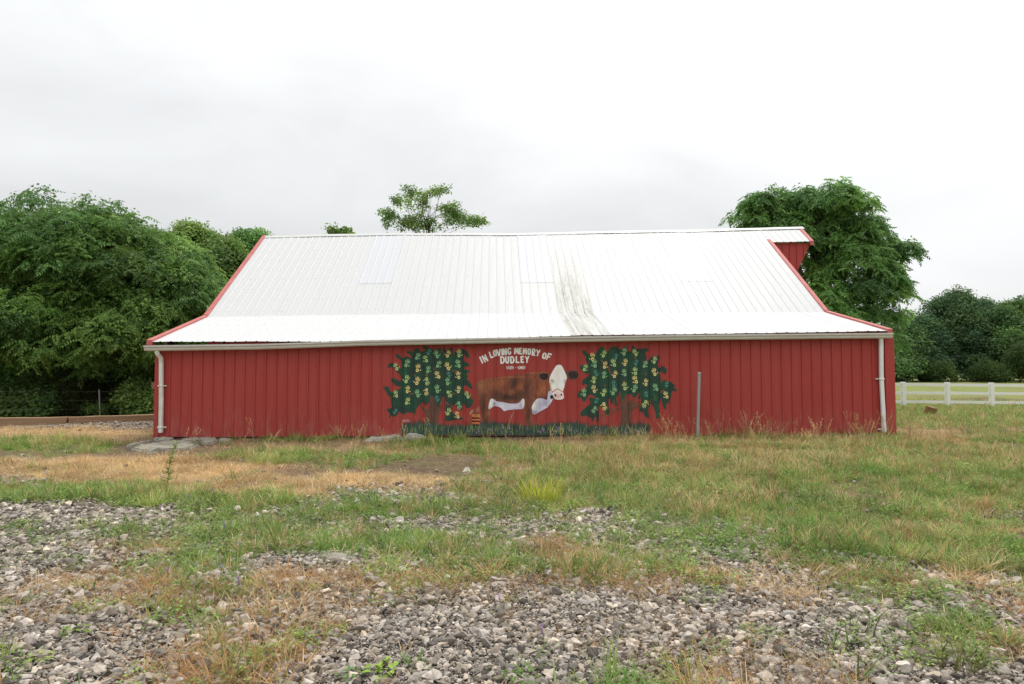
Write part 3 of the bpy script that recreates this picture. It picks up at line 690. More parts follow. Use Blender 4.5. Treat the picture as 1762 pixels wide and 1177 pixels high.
HR = [(260,205,'y'),(285,280,'g'),(170,325,'l'),(300,385,'t'),(275,460,'l'),(275,565,'y'),(165,605,'g'),(385,170,'l'),(395,295,'y'),(385,405,'g'),(385,605,'l'),(390,740,'y'),(280,780,'g'),(300,690,'t'),(500,270,'l'),(525,195,'t'),(510,400,'y'),(495,505,'t'),(495,590,'g'),(615,145,'g'),(625,265,'y'),(620,380,'g'),(620,535,'l'),(740,155,'l'),(750,265,'t'),(740,365,'l'),(745,460,'y'),(730,560,'g'),(845,285,'g'),(860,490,'y'),(865,620,'t'),(850,715,'l'),(955,240,'l'),(955,375,'y'),(975,545,'g'),(965,655,'d'),(1090,510,'t'),(1090,630,'y')]
FLIP = {(620,460), (615,580), (390,740), (280,780), (850,715), (980,730), (865,605)}
def hand(cx, cy, ang, s, mirror):
    """palm ring and five fingers, in crop units"""
    out = []
    tr = lambda x_, y_: (cx + s * ((mirror * x_) * math.cos(ang) - y_ * math.sin(ang)), cy + s * ((mirror * x_) * math.sin(ang) + y_ * math.cos(ang)))
    ring = [(-15, 8), (-16, 20), (-10, 31), (2, 35), (13, 30), (17, 18), (15, 6)]
    inner = [(6, 9), (7, 16), (4, 21), (0, 23), (-4, 20), (-6, 15), (-6, 10)]
    out.append([tr(*p) for p in ring + inner])
    out.append([tr(*p) for p in [(-15, 7), (-6, 9), (0, 11), (6, 8), (15, 5), (13, -3), (0, -5), (-13, -1)]])
    for (x0, y0), (x1, y1), w in (((-14, -8), (-25, -38), 8.5), ((-5, -12), (-9, -52), 9), ((5, -12), (6, -56), 9), ((14, -9), (22, -46), 8.5), ((22, 14), (40, 0), 9.5)):
        gap = rnd.uniform(.0, .16)
        q = stroke([(x0 + (x1 - x0) * gap, y0 + (y1 - y0) * gap), ((x0 + x1) / 2, (y0 + y1) / 2 + 1), (x1, y1)], w, w * .7); out.append([tr(*p) for p in q])
    return out
for nm, cr, fol, tru, brs, hs in (('left', cA, TREE_L, TRUNK_L, BR_L, HL), ('right', cB, TREE_R, TRUNK_R, BR_R, HR)):
    t = bpy.data.objects.new('painted_tree', None); col.objects.link(t); t.parent = barn
    t['label'] = 'mural tree of dark green paint covered in handprints'
    drape('painted_foliage', [cr(fol)], .0006, PT_green, t, smooth=2)
    drape('painted_trunk', [cr(tru)] + [cr(stroke(b, 26, 16)) for b in brs[:1]], .0016, PT_trunk, t, smooth=1)
    for b in brs: drape('painted_branch', [cr(stroke(b, 20, 13))], .0024, PT_branch, t)
    for hx, hy, c in hs:
        a = rnd.uniform(-.55, .55) + (math.pi if (hx, hy) in FLIP else 0)
        drape('handprint', [cr(p) for p in hand(hx, hy - 4, a, rnd.uniform(.92, 1.08) * (.8 if c == 't' else 1), rnd.choice((-1, 1)))], .0034, HAND[c], t)
# ---- the cow
def attr_mat(name, grain=.25):
    m = material(name, (.5, .5, .5), .6, .25); nt2 = m.node_tree; b = nt2.nodes['Principled BSDF']
    a = nt2.nodes.new('ShaderNodeAttribute'); a.attribute_name = 'paint'
    g2 = nt2.nodes.new('ShaderNodeNewGeometry'); mp2 = nt2.nodes.new('ShaderNodeMapping'); mp2.inputs['Scale'].default_value = (34, 34, 12); mp2.inputs['Rotation'].default_value = (0, rad(25), 0)
    n2_ = nt2.nodes.new('ShaderNodeTexNoise'); n2_.inputs['Scale'].default_value = 1; n2_.inputs['Detail'].default_value = 5
    nt2.links.new(g2.outputs['Position'], mp2.inputs[0]); nt2.links.new(mp2.outputs[0], n2_.inputs['Vector'])
    r = nt2.nodes.new('ShaderNodeMapRange'); r.inputs[1].default_value = .3; r.inputs[2].default_value = .7; r.inputs[3].default_value = 1 - grain; r.inputs[4].default_value = 1 + grain
    nt2.links.new(n2_.outputs['Fac'], r.inputs[0])
    mu = nt2.nodes.new('ShaderNodeVectorMath'); mu.operation = 'SCALE'; nt2.links.new(a.outputs['Color'], mu.inputs[0]); nt2.links.new(r.outputs[0], mu.inputs['Scale'])
    nt2.links.new(mu.outputs[0], b.inputs['Base Color']); return m
PT_cow = attr_mat('mural_cow_coat', .30); PT_soft = attr_mat('mural_cow_pale', .07)
def blobs(base, L_, cr=(790, 590, 7.355)):
    def f(px, py):
        x_ = (px - cr[0]) * cr[2]; y_ = (py - cr[1]) * cr[2]; c = np.tile(np.array(base, float), (len(px), 1))
        for cx, cy, rx, ry, colr, k in L_:
            d = ((x_ - cx) / rx) ** 2 + ((y_ - cy) / ry) ** 2; w = (k * np.exp(-d * 1.4))[:, None]
            c = c * (1 - w) + np.array(colr) * w
        return c
    return f
cow = bpy.data.objects.new('painted_cow', None); col.objects.link(cow); cow.parent = barn
cow['label'] = 'mural cow, brown with a white face and orange halter'
DK, MID, OR, LT = lin(64, 50, 46, KP), lin(130, 77, 58, KP), lin(164, 97, 66, KP), lin(176, 124, 92, KP)
BODY = [(215,500),(250,480),(310,455),(440,440),(580,430),(700,405),(840,385),(980,370),(1060,362),(1145,370),(1155,420),(1150,480),(1145,560),(1160,600),(1125,640),(1120,725),(1060,715),(985,705),(975,740),(930,800),(925,900),(920,1000),(925,1050),(855,1050),(845,980),(795,840),(825,760),(800,705),(760,770),(650,778),(560,755),(470,745),(400,705),(385,835),(388,870),(380,960),(388,1060),(300,1050),(290,960),(275,870),(250,720),(225,620),(215,540)]
cow_paint = blobs(MID, [(690, 520, 90, 110, DK, .95), (620, 690, 230, 60, DK, .95), (1060, 700, 90, 40, DK, .8), (860, 560, 60, 160, DK, .6), (320, 560, 60, 110, LT, .35), (300, 800, 45, 200, DK, .8), (350, 1000, 25, 90, DK, .7),
    (340, 900, 14, 60, OR, .7), (385, 900, 10, 120, LT, .6), (1060, 590, 60, 90, OR, .9), (1010, 650, 30, 60, OR, .6), (760, 560, 50, 60, OR, .6), (560, 500, 80, 60, OR, .55), (450, 520, 60, 60, OR, .4), (660, 620, 40, 40, OR, .45),
    (270, 540, 30, 60, LT, .5), (560, 432, 320, 8, LT, .6), (900, 380, 200, 8, LT, .6), (880, 900, 40, 150, DK, .75), (835, 940, 20, 100, MID, .6), (915, 960, 10, 90, OR, .6), (470, 640, 70, 50, DK, .6), (780, 650, 60, 60, DK, .7), (960, 560, 40, 90, MID, .7)])
drape('painted_coat', [cC(BODY)], .0010, PT_cow, cow, grid=.028, paint=cow_paint, smooth=2)
drape('painted_hind_leg', [cC([(262,780),(185,850),(178,895),(268,905),(285,940),(300,1010),(275,1000),(262,950)])], .0004, PT_cow, cow, grid=.03, paint=blobs(lin(140, 78, 66, KP), [(240, 850, 40, 40, lin(172, 104, 90, KP), .7), (200, 850, 15, 25, DK, .5)]), smooth=1)
drape('painted_tail', [cC(stroke([(240, 495), (212, 560), (203, 660), (200, 750), (186, 830), (160, 870)], 14, 11))], .0030, paint_mat('mural_tail', lin(128, 84, 66, KP), .5), cow)
drape('painted_tail_tuft', [cC([(175,840),(190,860),(160,895),(135,915),(132,885),(150,852)])], .0036, paint_mat('mural_tail_tuft', lin(166, 128, 100, KP), .6), cow)
WHT, LAV, GRY, CRM = lin(236, 232, 236, KP), lin(196, 190, 208, KP), lin(120, 114, 128, KP), lin(236, 230, 216, KP)
drape('painted_belly', [cC([(400,700),(450,715),(470,742),(560,750),(650,772),(760,764),(800,702),(828,710),(828,790),(805,840),(740,838),(600,852),(570,868),(545,838),(500,806),(440,796),(387,842),(368,832),(380,760)])], .0030, PT_soft, cow, grid=.03,
      paint=blobs(LAV, [(400, 760, 38, 75, CRM, 1.0), (815, 765, 18, 80, CRM, 1.0), (445, 775, 22, 30, GRY, .8), (560, 800, 60, 40, WHT, .5), (700, 800, 70, 30, WHT, .4), (780, 800, 20, 40, GRY, .5), (570, 850, 30, 20, WHT, .7)]), smooth=2)
drape('painted_chest', [cC([(985,700),(1060,702),(1095,722),(1118,715),(1122,620),(1155,600),(1180,640),(1195,700),(1150,780),(1100,830),(1000,880),(970,906),(925,902),(925,850),(913,820),(940,760)])], .0032, PT_soft, cow, grid=.03,
      paint=blobs(LAV, [(940, 790, 35, 60, CRM, 1.0), (985, 720, 14, 40, CRM, .9), (950, 880, 40, 30, GRY, .7), (1080, 760, 50, 60, lin(160, 152, 172, KP), .8), (1150, 640, 30, 40, lin(190, 184, 206, KP), .7), (1110, 820, 40, 15, WHT, .8), (1170, 740, 25, 40, WHT, .5), (1020, 800, 20, 60, GRY, .4)]), smooth=2)
drape('painted_ear', [cC(disc(1435, 405, 80, 62, 18, .05, .05)), cC([(1340,355),(1400,350),(1400,440),(1362,440)])], .0030, paint_mat('mural_ear_edge', lin(112, 78, 62, KP), .6), cow)
drape('painted_ear', [cC(disc(1445, 405, 62, 50, 16, .05, .06))], .0040, paint_mat('mural_ear_dark', lin(56, 46, 46, KP), .5), cow)
drape('painted_ear', [cC([(1015,400),(1060,382),(1118,392),(1130,430),(1090,470),(1050,465),(1022,440)])], .0038, paint_mat('mural_ear_inner', lin(50, 42, 44, KP), .5), cow)
drape('painted_face', [cC([(1152,415),(1200,330),(1230,285),(1265,275),(1300,285),(1330,350),(1367,430),(1357,470),(1342,500),(1330,560),(1312,610),(1330,690),(1310,716),(1250,721),(1208,712),(1188,660),(1160,605),(1146,540),(1138,470)])], .0042, PT_soft, cow, grid=.03,
      paint=blobs(lin(240, 235, 230, KP), [(1185, 490, 28, 30, lin(168, 152, 148, KP), .9), (1335, 490, 16, 26, lin(170, 150, 140, KP), .9), (1150, 520, 14, 70, lin(214, 180, 150, KP), .7), (1258, 672, 70, 55, lin(222, 176, 170, KP), .95), (1258, 590, 60, 30, lin(235, 225, 220, KP), .6), (1250, 420, 60, 120, lin(226, 214, 200, KP), .6), (1300, 330, 30, 50, lin(214, 200, 186, KP), .4)]), smooth=2)
PT_blk = paint_mat('mural_black', lin(44, 36, 38, KP), .3)
for pl in (stroke([(1162, 470), (1180, 474), (1194, 484)], 9, 5), stroke([(1336, 476), (1345, 468), (1351, 463)], 8, 5)): drape('painted_eye', [cC(pl)], .0052, PT_blk, cow)
for pl in (disc(1216, 662, 11, 20, 10, -.3), disc(1293, 656, 9, 17, 10, .3)): drape('painted_nostril', [cC(pl)], .0052, PT_blk, cow)
drape('painted_halter', [cC(stroke([(1178, 628), (1210, 602), (1243, 580), (1280, 600), (1315, 622)], 14, 12)), cC(stroke([(1148, 510), (1160, 570), (1180, 625)], 8, 8))], .0054, paint_mat('mural_orange', lin(206, 122, 84, KP), .3), cow)
drape('painted_halter_ring', [cC(disc(1170, 685, 20, 25, 12))], .0054, PT_blk, cow)
tagp = bpy.data.objects.new('painted_ribbon', None); col.objects.link(tagp); tagp.parent = barn
drape('painted_panel', [cC([(158,900),(270,904),(266,1000),(244,1098),(184,1096),(166,1000)])], .0040, paint_mat('mural_ribbon_orange', lin(204, 116, 72, KP), .3, lin(188, 98, 60, KP)), tagp)
for y_ in (950, 990, 1038): drape('painted_stripe', [cC(stroke([(160, y_ - 3), (190, y_ + 3), (222, y_ - 1), (262, y_ + 5)], 20, 17))], .0050, PT_blk, tagp)
drape('painted_dot', [cC(disc(214, 920, 13, 13, 10))], .0050, paint_mat('mural_dot_green', lin(70, 140, 80, KP), .2), tagp)
# ---- lettering, every letter a part
GL = {'I': [[(.5, 0), (.5, 1)]], 'N': [[(.12, 1), (.12, 0)], [(.12, 0), (.88, 1)], [(.88, 1), (.88, 0)]], 'L': [[(.15, 0), (.15, 1)], [(.15, .9), (.95, .9)]],
      'O': [[(.5, .08), (.2, .2), (.1, .5), (.2, .8), (.5, .92)], [(.5, .92), (.8, .8), (.9, .5), (.8, .2), (.5, .08)]], 'V': [[(.05, 0), (.5, 1)], [(.95, 0), (.5, 1)]],
      'G': [[(.92, .25), (.75, .1), (.5, .07), (.22, .2), (.1, .5), (.22, .8), (.5, .93), (.8, .88), (.88, .6)], [(.55, .6), (.95, .6)]],
      'M': [[(.08, 1), (.14, 0)], [(.14, 0), (.5, .75)], [(.5, .75), (.86, 0)], [(.86, 0), (.92, 1)]], 'E': [[(.15, 0), (.15, 1)], [(.15, .1), (.92, .08)], [(.15, .5), (.8, .5)], [(.15, .9), (.95, .92)]],
      'R': [[(.15, 0), (.15, 1)], [(.15, .09), (.6, .06), (.88, .2), (.8, .45), (.5, .55), (.15, .55)], [(.4, .55), (.92, 1)]], 'Y': [[(.05, 0), (.5, .5)], [(.95, 0), (.5, .55), (.45, 1)]],
      'F': [[(.15, 0), (.15, 1)], [(.15, .1), (.95, .08)], [(.15, .5), (.8, .5)]], 'D': [[(.15, 0), (.15, 1)], [(.15, .09), (.55, .08), (.85, .28), (.9, .5), (.85, .72), (.55, .92), (.15, .92)]],
      'U': [[(.12, 0), (.14, .6), (.28, .88), (.5, .93), (.72, .88), (.86, .6), (.88, 0)]], '1': [[(.5, 0), (.5, 1)]], '2': [[(.1, .2), (.4, .05), (.8, .2), (.6, .55), (.1, .95), (.95, .95)]],
      '4': [[(.6, 1), (.6, 0), (.05, .65), (.95, .65)]], '6': [[(.8, .05), (.3, .3), (.1, .65), (.3, .93), (.7, .93), (.85, .68), (.6, .5), (.2, .6)]], '7': [[(.05, .06), (.95, .06), (.4, 1)]],
      '0': [[(.5, .05), (.15, .3), (.15, .7), (.5, .95)], [(.5, .95), (.85, .7), (.85, .3), (.5, .05)]], '/': [[(.9, -.1), (.1, 1.15)]], '-': [[(.1, .5), (.9, .5)]]}
letters = bpy.data.objects.new('painted_lettering', None); col.objects.link(letters); letters.parent = barn
letters['label'] = 'white hand-painted memorial lettering above the cow'
def letter(ch, cx, cy, w, h, rot, t):
    a = rad(-rot); out = []
    for st in GL[ch]:
        pl = stroke([((x_ - .5) * w, (y_ - .5) * h) for x_, y_ in st], t * rnd.uniform(.92, 1.08), t * rnd.uniform(.95, 1.15))
        out.append(cD([(cx + x_ * math.cos(a) - y_ * math.sin(a), cy + x_ * math.sin(a) + y_ * math.cos(a)) for x_, y_ in pl]))
    drape('painted_letter', out, .0020, PT_white, letters)
for ch, cx, cy, w, h, r in [('I', 212, 348, 30, 150, 24), ('N', 288, 315, 80, 145, 27), ('L', 418, 238, 70, 135, 19), ('O', 490, 208, 62, 142, 12), ('V', 566, 196, 82, 140, 8), ('I', 634, 185, 28, 135, 3), ('N', 690, 180, 66, 135, 4), ('G', 778, 168, 74, 138, 1),
        ('M', 922, 166, 80, 130, 2), ('E', 1006, 166, 56, 128, 1), ('M', 1092, 172, 72, 130, -1), ('O', 1182, 178, 64, 138, -3), ('R', 1270, 190, 66, 145, -5), ('Y', 1358, 205, 76, 135, -9), ('O', 1488, 262, 74, 135, -13), ('F', 1580, 282, 82, 145, -21),
        ('D', 640, 345, 82, 150, 4), ('U', 735, 345, 76, 145, 2), ('D', 838, 342, 80, 145, 3), ('L', 948, 338, 78, 140, 1), ('E', 1042, 336, 66, 135, 2), ('Y', 1138, 338, 78, 140, 1)]:
    letter(ch, cx, cy, w, h, r, 30)
for i, ch in enumerate('1/12/14 - 6/20/17'):
    if ch != ' ': letter(ch, 728 + i * 22.6, 500, 16 if ch not in '1/' else 12, 58, 0, 10)
sig = bpy.data.objects.new('painted_signature', None); col.objects.link(sig); sig.parent = barn
PT_sig = paint_mat('mural_signature_pink', lin(214, 170, 172, KP), .3)
for st in ([(348, 908), (356, 925), (362, 905), (374, 922)], [(378, 910), (384, 924), (392, 908), (400, 924)], [(404, 906), (410, 922), (424, 912)], [(350, 902), (390, 900), (420, 905)]): drape('painted_scribble', [cA(stroke(st, 6, 5))], .0030, PT_sig, sig)
# ---- painted grass along the foot of the mural
pg = bpy.data.objects.new('painted_grass', None); col.objects.link(pg); pg.parent = barn
top = []
x_ = 690.5
while x_ < 1117:
    base = 729 + 4 * math.sin(x_ * .05) + (3 if x_ > 1048 else 0)
    top += [(x_, base + rnd.uniform(2, 6)), (x_ + rnd.uniform(.6, 1.6), base - rnd.uniform(0, 5.5))]; x_ += rnd.uniform(2.2, 3.6)
drape('painted_turf', [[(690.5, 748)] + top + [(1117.5, 736), (1117.5, 750), (1000, 749.3), (800, 749)]], .0044, paint_mat('mural_turf', lin(66, 82, 72, KP), .6, lin(50, 64, 62, KP), 6), pg)
for k, (nm, cc, n_) in enumerate((('lime', (132, 148, 84), 110), ('grey', (98, 124, 98), 150), ('dark', (46, 66, 60), 110))):
    pl = []
    for j in range(n_):
        x_ = rnd.uniform(692, 1116); b = rnd.uniform(737, 748); hgt = rnd.uniform(6, 13); lean = rnd.uniform(-2.5, 2.5)
        pl.append(stroke([(x_, b), (x_ + lean * .4, b - hgt * .55), (x_ + lean, b - hgt)], 1.25, .3))
    o = drape('painted_blades', pl, .0054 + k * .0006, paint_mat('mural_blade_' + nm, lin(*cc, KP), .2), pg); o['kind'] = 'stuff'
o = drape('painted_flowers', [disc(rnd.uniform(800, 1110), rnd.uniform(735, 746), 1.3, 1.7, 6) for _ in range(26)], .0078, paint_mat('mural_lavender', lin(150, 128, 156, KP), .3), pg); o['kind'] = 'stuff'
# ================================================================== things round the barn
M_galv = material('galvanised_pipe', (.36, .36, .35), .5, .4, .3, noise=[(7, .5, (.25, .24, .22), (1, 1, .3))])
M_white_wood = material('white_fence_paint', (.88, .88, .87), .6, .3, noise=[(6, .15, (.52, .48, .40), (.5, .5, 2.5)), (30, .2, (.40, .36, .28), (.3, .3, 2))])
M_timber = material('weathered_timber', (.36, .235, .14), .9, .1, noise=[(3, .7, (.17, .105, .06), (.25, .25, 6)), (14, .35, (.38, .27, .16), (.2, .2, 3))], bump=(18, .3))
M_slab = material('limestone_slab', (.29, .265, .22), .95, .1, noise=[(3.5, .8, (.155, .14, .105), (1, 1, 1)), (16, .5, (.40, .365, .30), (1, 1, 1))], bump=(14, .8))
M_white_stone = material('white_limestone', (.50, .47, .41), .95, .1, noise=[(5, .8, (.26, .235, .19), (1, 1, 1))], bump=(16, .7))
M_stump = material('cut_log_wood', (.24, .135, .065), .9, .1, noise=[(12, .6, (.13, .075, .04), (1, 1, 1))], bump=(25, .5))
M_wire = material('steel_wire', (.16, .16, .155), .5, .4, .5)
M_cable = material('power_cable', (.22, .23, .235), .5, .3)
# steel post in front of the wall
b0 = P(1200, 750, 14.6); t0 = P(1203, 640, 14.62)
post = empty('steel_post', (b0.x, b0.y, gz(b0.x, b0.y)), 'grey steel pipe post standing against the red wall', 'post')
V, F = tube_data([Vector((b0.x, b0.y, gz(b0.x, b0.y) - .1)), t0 - Vector((0, 0, .05))], .034, 14); link('pipe', mesh_pd('pipe', V, F), M_galv, post)
V, F = tube_data([t0 - Vector((0, 0, .06)), t0 - Vector((0, 0, .022)), t0 - Vector((0, 0, .008)), t0], [.039, .039, .032, .014], 14); link('cap', mesh_pd('cap', V, F), M_galv, post)
# white board fence on the right
fence = empty('board_fence', P(1555, 700, 37.7), 'white three-rail board fence along the green field', 'fence')
fp = []
for i in range(-4, 7):
    px = 1555 + 76 * i; Y = 37.7 - .30 * i; b = P(px, 700.5 + .8 * max(i, 0), Y); t = P(px, 657.2 + .6 * max(i, 0), Y)
    fp.append((b, t, Y))
    if i < -1: continue
for i, (b, t, Y) in enumerate(fp):
    bm = bmesh.new(); hw = .105
    vs2 = bm_box(bm, (b.x - hw, Y - hw, b.z - .3), (b.x + hw, Y + hw, t.z))
    bmesh.ops.bevel(bm, geom=[e for e in bm.edges], offset=.015, affect='EDGES')
    o = link('post', mesh_bm('post', bm), M_white_wood, fence)
    if i < len(fp) - 1:
        b2, t2, Y2 = fp[i + 1]
        for fr in (.90, .57, .215):
            z1 = b.z + (t.z - b.z) * fr + rnd.uniform(-.012, .012); z2 = b2.z + (t2.z - b2.z) * fr + rnd.uniform(-.012, .012)
            V = []
            for xx, yy, zz in ((b.x + .06, Y - .01, z1), (b2.x - .06, Y2 - .01, z2)):
                for dy in (-.022, .022): V += [(xx, yy + dy, zz - .078), (xx, yy + dy, zz + .078)]
            link('rail', mesh_pd('rail', V, [(0, 2, 3, 1), (4, 5, 7, 6), (0, 1, 5, 4), (2, 6, 7, 3), (1, 3, 7, 5), (0, 4, 6, 2)]), M_white_wood, fence)
# timber edging on the left, two beams end to end
A0 = P(-420, 747, 19.0); A0.z = gz(A0.x, A0.y); A1 = P(116, 724, 20.9); A1.z = gz(A1.x, A1.y); A2 = P(420, 712, 24.6); A2.z = gz(A2.x, A2.y)
def beam(a, b, label):
    d = (b - a); L_ = d.length; n = 14
    V = []; F = []
    side = Vector((-d.y, d.x, 0)).normalized() * .10
    for i in range(n + 1):
        c = a + d * (i / n); w = rnd.uniform(-.008, .008); zg = gz(c.x, c.y)
        c = Vector((c.x, c.y, a.z + (b.z - a.z) * i / n))
        V += [c - side + Vector((0, 0, -.12)), c - side + Vector((0, 0, .205 + w)), c + side + Vector((0, 0, .215 + w)), c + side + Vector((0, 0, -.12))]
    for i in range(n):
        for k in range(4): F.append((i * 4 + k, (i + 1) * 4 + k, (i + 1) * 4 + (k + 1) % 4, i * 4 + (k + 1) % 4))
    F += [(0, 1, 2, 3), tuple(n * 4 + k for k in (3, 2, 1, 0))]
    o = link('timber_beam', mesh_pd('timber_beam', V, F), M_timber); tag(o, label, 'timber', 'timbers edging the yard'); return o
beam(A0, A1, 'long brown timber lying on the ground, its far end cut off by the left edge of the photo')
dd = (A2 - A1).normalized(); beam(A1 + dd * .015, A2, 'brown timber on the ground running towards the corner of the barn')
# wire fence in front of the wood
wf0 = G(173, 712); wf0 = P(173, 709, 24.5)
wf = empty('wire_fence', (wf0.x, wf0.y, gz(wf0.x, wf0.y)), 'wire fence with a leaning steel post before the dark trees', 'fence')
wdir = (A2 - A0); wdir.z = 0; wdir.normalize()
for k in (-3, -2, -1, 0, 1):
    b = Vector((wf0.x, wf0.y, 0)) + wdir * (4.2 * k); b.z = gz(b.x, b.y)
    bm = bmesh.new(); top_ = b + Vector((-.07 if k == 0 else .02, 0, 1.02))
    V1, F1 = tube_data([b - Vector((0, 0, .1)), top_], .024, 4); V2, F2 = tube_data([b + Vector((0, -.02, -.1)), top_ + Vector((0, -.02, 0))], .014, 4)
    V, F = join_data([(V1, F1), (V2, F2)]); link('post', mesh_pd('post', V, F), M_galv if k == 0 else M_rust, wf)
for hgt in (.35, .65, .95):
    pts = []
    for k in range(-14, 6):
        b = Vector((wf0.x, wf0.y, 0)) + wdir * (4.2 * k / 3.5); pts.append(Vector((b.x, b.y - .02, gz(b.x, b.y) + hgt + .01 * math.sin(k))))
    V, F = tube_data(pts, .0026, 4); link('wire', mesh_pd('wire', V, F), M_wire, wf)
# overhead cables on the right
for lab, (l, r) in (('thin overhead cable crossing the far wood, the highest of three', ((1400, 590), (1900, 572))), ('thin overhead cable crossing the far wood, the middle of three', ((1400, 600), (1900, 586))), ('thin overhead cable crossing the far wood, the lowest of three', ((1400, 626), (1900, 590)))):
    a, b = P(l[0], l[1], 66), P(r[0], r[1], 60); pts = []
    for i in range(25):
        t = i / 24; p = a.lerp(b, t); p.z -= .5 * 4 * t * (1 - t) * .5; pts.append(p)
    V, F = tube_data(pts, .005, 5); o = link('power_cable', mesh_pd('power_cable', V, F), M_cable); tag(o, lab, 'cable', 'overhead cables')
# flat stones by the foot of the wall
def rock(name, outline, thick, label, mat, group, tilt=(0, 0), rough=.02, seed=0):
    pts = [G(x_, y_) for x_, y_ in outline]; c = sum(pts, Vector()) / len(pts); zmin = gz(c.x, c.y)
    bm = bmesh.new(); vv = [bm.verts.new((p.x - c.x, p.y - c.y, -.10)) for p in pts]; f = bm.faces.new(vv)
    if f.normal.z > 0: f.normal_flip()
    bm.normal_update()
    r = bmesh.ops.extrude_face_region(bm, geom=[f]); up_v = [g for g in r['geom'] if isinstance(g, bmesh.types.BMVert)]
    for v in up_v: v.co.z = thick * .6; v.co.x *= .93; v.co.y *= .93
    bmesh.ops.bevel(bm, geom=bm.edges[:], offset=min(.03, thick * .35), segments=2, affect='EDGES', clamp_overlap=True)
    bmesh.ops.triangulate(bm, faces=bm.faces[:]); bmesh.ops.subdivide_edges(bm, edges=[e for e in bm.edges if e.calc_length() > .09], cuts=3, use_grid_fill=True)
    bmesh.ops.triangulate(bm, faces=bm.faces[:])
    for v in bm.verts:
        k = fbm(np.array([v.co.x * 4 + seed + v.co.z * 3]), np.array([v.co.y * 4 - v.co.z * 2]), 3)[0] - .5
        k2 = fbm(np.array([v.co.x * 13 + seed]), np.array([v.co.y * 13 + v.co.z * 9]), 2)[0] - .5
        v.co.z += (k * 3.2 + k2 * 2) * rough * (1 if v.co.z > 0 else .3); v.co.x += k2 * rough; v.co.y += k * rough
        v.co.z += v.co.x * tilt[0] + v.co.y * tilt[1]
    bmesh.ops.recalc_face_normals(bm, faces=bm.faces[:])
    o = link(name, mesh_bm(name, bm), mat, None, Vector((c.x, c.y, zmin))); tag(o, label, 'stone', group); return o
SG = 'flat stones at the foot of the wall'
rock('stone_slab', [(222, 776), (250, 767), (285, 761), (330, 762), (350, 768), (330, 774), (290, 777), (255, 781)], .07, 'broad pale flat slab below the left end of the wall, largest of the stones', M_slab, SG, rough=.03, seed=1)
rock('stone_slab', [(214, 772), (240, 760), (262, 757), (264, 763), (240, 771), (222, 776)], .10, 'dark tilted slab left of the barn corner', M_slab, SG, tilt=(.18, 0), seed=2)
rock('stone_slab', [(262, 761), (268, 755.5), (290, 754), (302, 757), (298, 762), (275, 763)], .10, 'rounded grey stone right under the left downspout', M_slab, SG, rough=.035, seed=3)
rock('stone_slab', [(308, 758), (325, 755), (345, 755), (350, 760), (338, 764), (315, 763)], .08, 'flat stone between the downspout stone and the grey wall stones', M_slab, SG, seed=4)
rock('stone_slab', [(340, 757), (360, 754), (374, 756), (376, 762), (360, 766), (345, 764)], .08, 'squarish grey stone in the middle of the row under the wall', M_slab, SG, seed=5)
rock('stone_slab', [(375, 757), (392, 755.5), (400, 758), (394, 763), (378, 763)], .07, 'small end stone at the right of the slab row', M_slab, SG, seed=6)
rock('limestone_block', [(624, 759.5), (640, 754.5), (668, 751.5), (694, 750.5), (694, 756), (668, 759), (640, 762)], .09, 'long white limestone block under the left edge of the mural', M_white_stone, SG, rough=.03, seed=7)
rock('limestone_block', [(693, 756.5), (700, 751.5), (716, 750), (732, 751.5), (738, 757), (720, 759), (704, 759)], .13, 'white limestone lump below the painted trunk, half hidden by weeds', M_white_stone, SG, rough=.045, seed=8)
for lab, px, py, s in (('small white stone on bare soil below the middle of the mural, larger of two', 803, 812, 9), ('small white pebble on bare soil below the middle of the mural, smaller of two', 841, 811, 5), ('white pebble on dark soil below the left wall', 406, 778, 7),
                       ('pale flat stone lying in the grass well right of the steel post', 1618, 866, 9), ('pale grey flat rock among weeds below the middle of the barn', 575, 962, 30)):
    rock('pale_stone', [(px - s, py), (px - s * .4, py - s * .35), (px + s * .5, py - s * .35), (px + s, py), (px + s * .5, py + s * .35), (px - s * .5, py + s * .4)], .04 if s < 20 else .03, lab, M_white_stone if s < 20 else M_slab, None, seed=s)
# cut log
c = G(1600, 716); bm = bmesh.new()
stump = empty('log_stump', c, 'short brown sawn log tipped over in the grass before the white fence', 'log')
V, F = tube_data([c + Vector((-.06, .1, -.08)), c + Vector((.02, -.02, .16)), c + Vector((.05, -.05, .30))], [.20, .175, .165], 12); link('bark', mesh_pd('bark', V, F[:-1]), M_stump, stump)
V, F = tube_data([c + Vector((.049, -.049, .295)), c + Vector((.0515, -.0515, .306))], [.160, .156], 12); link('sawn_face', mesh_pd('sawn_face', V, F), material('sawn_wood', (.33, .21, .11), .9, .1, noise=[(30, .4, (.22, .13, .07), (1, 1, 1))]), stump)
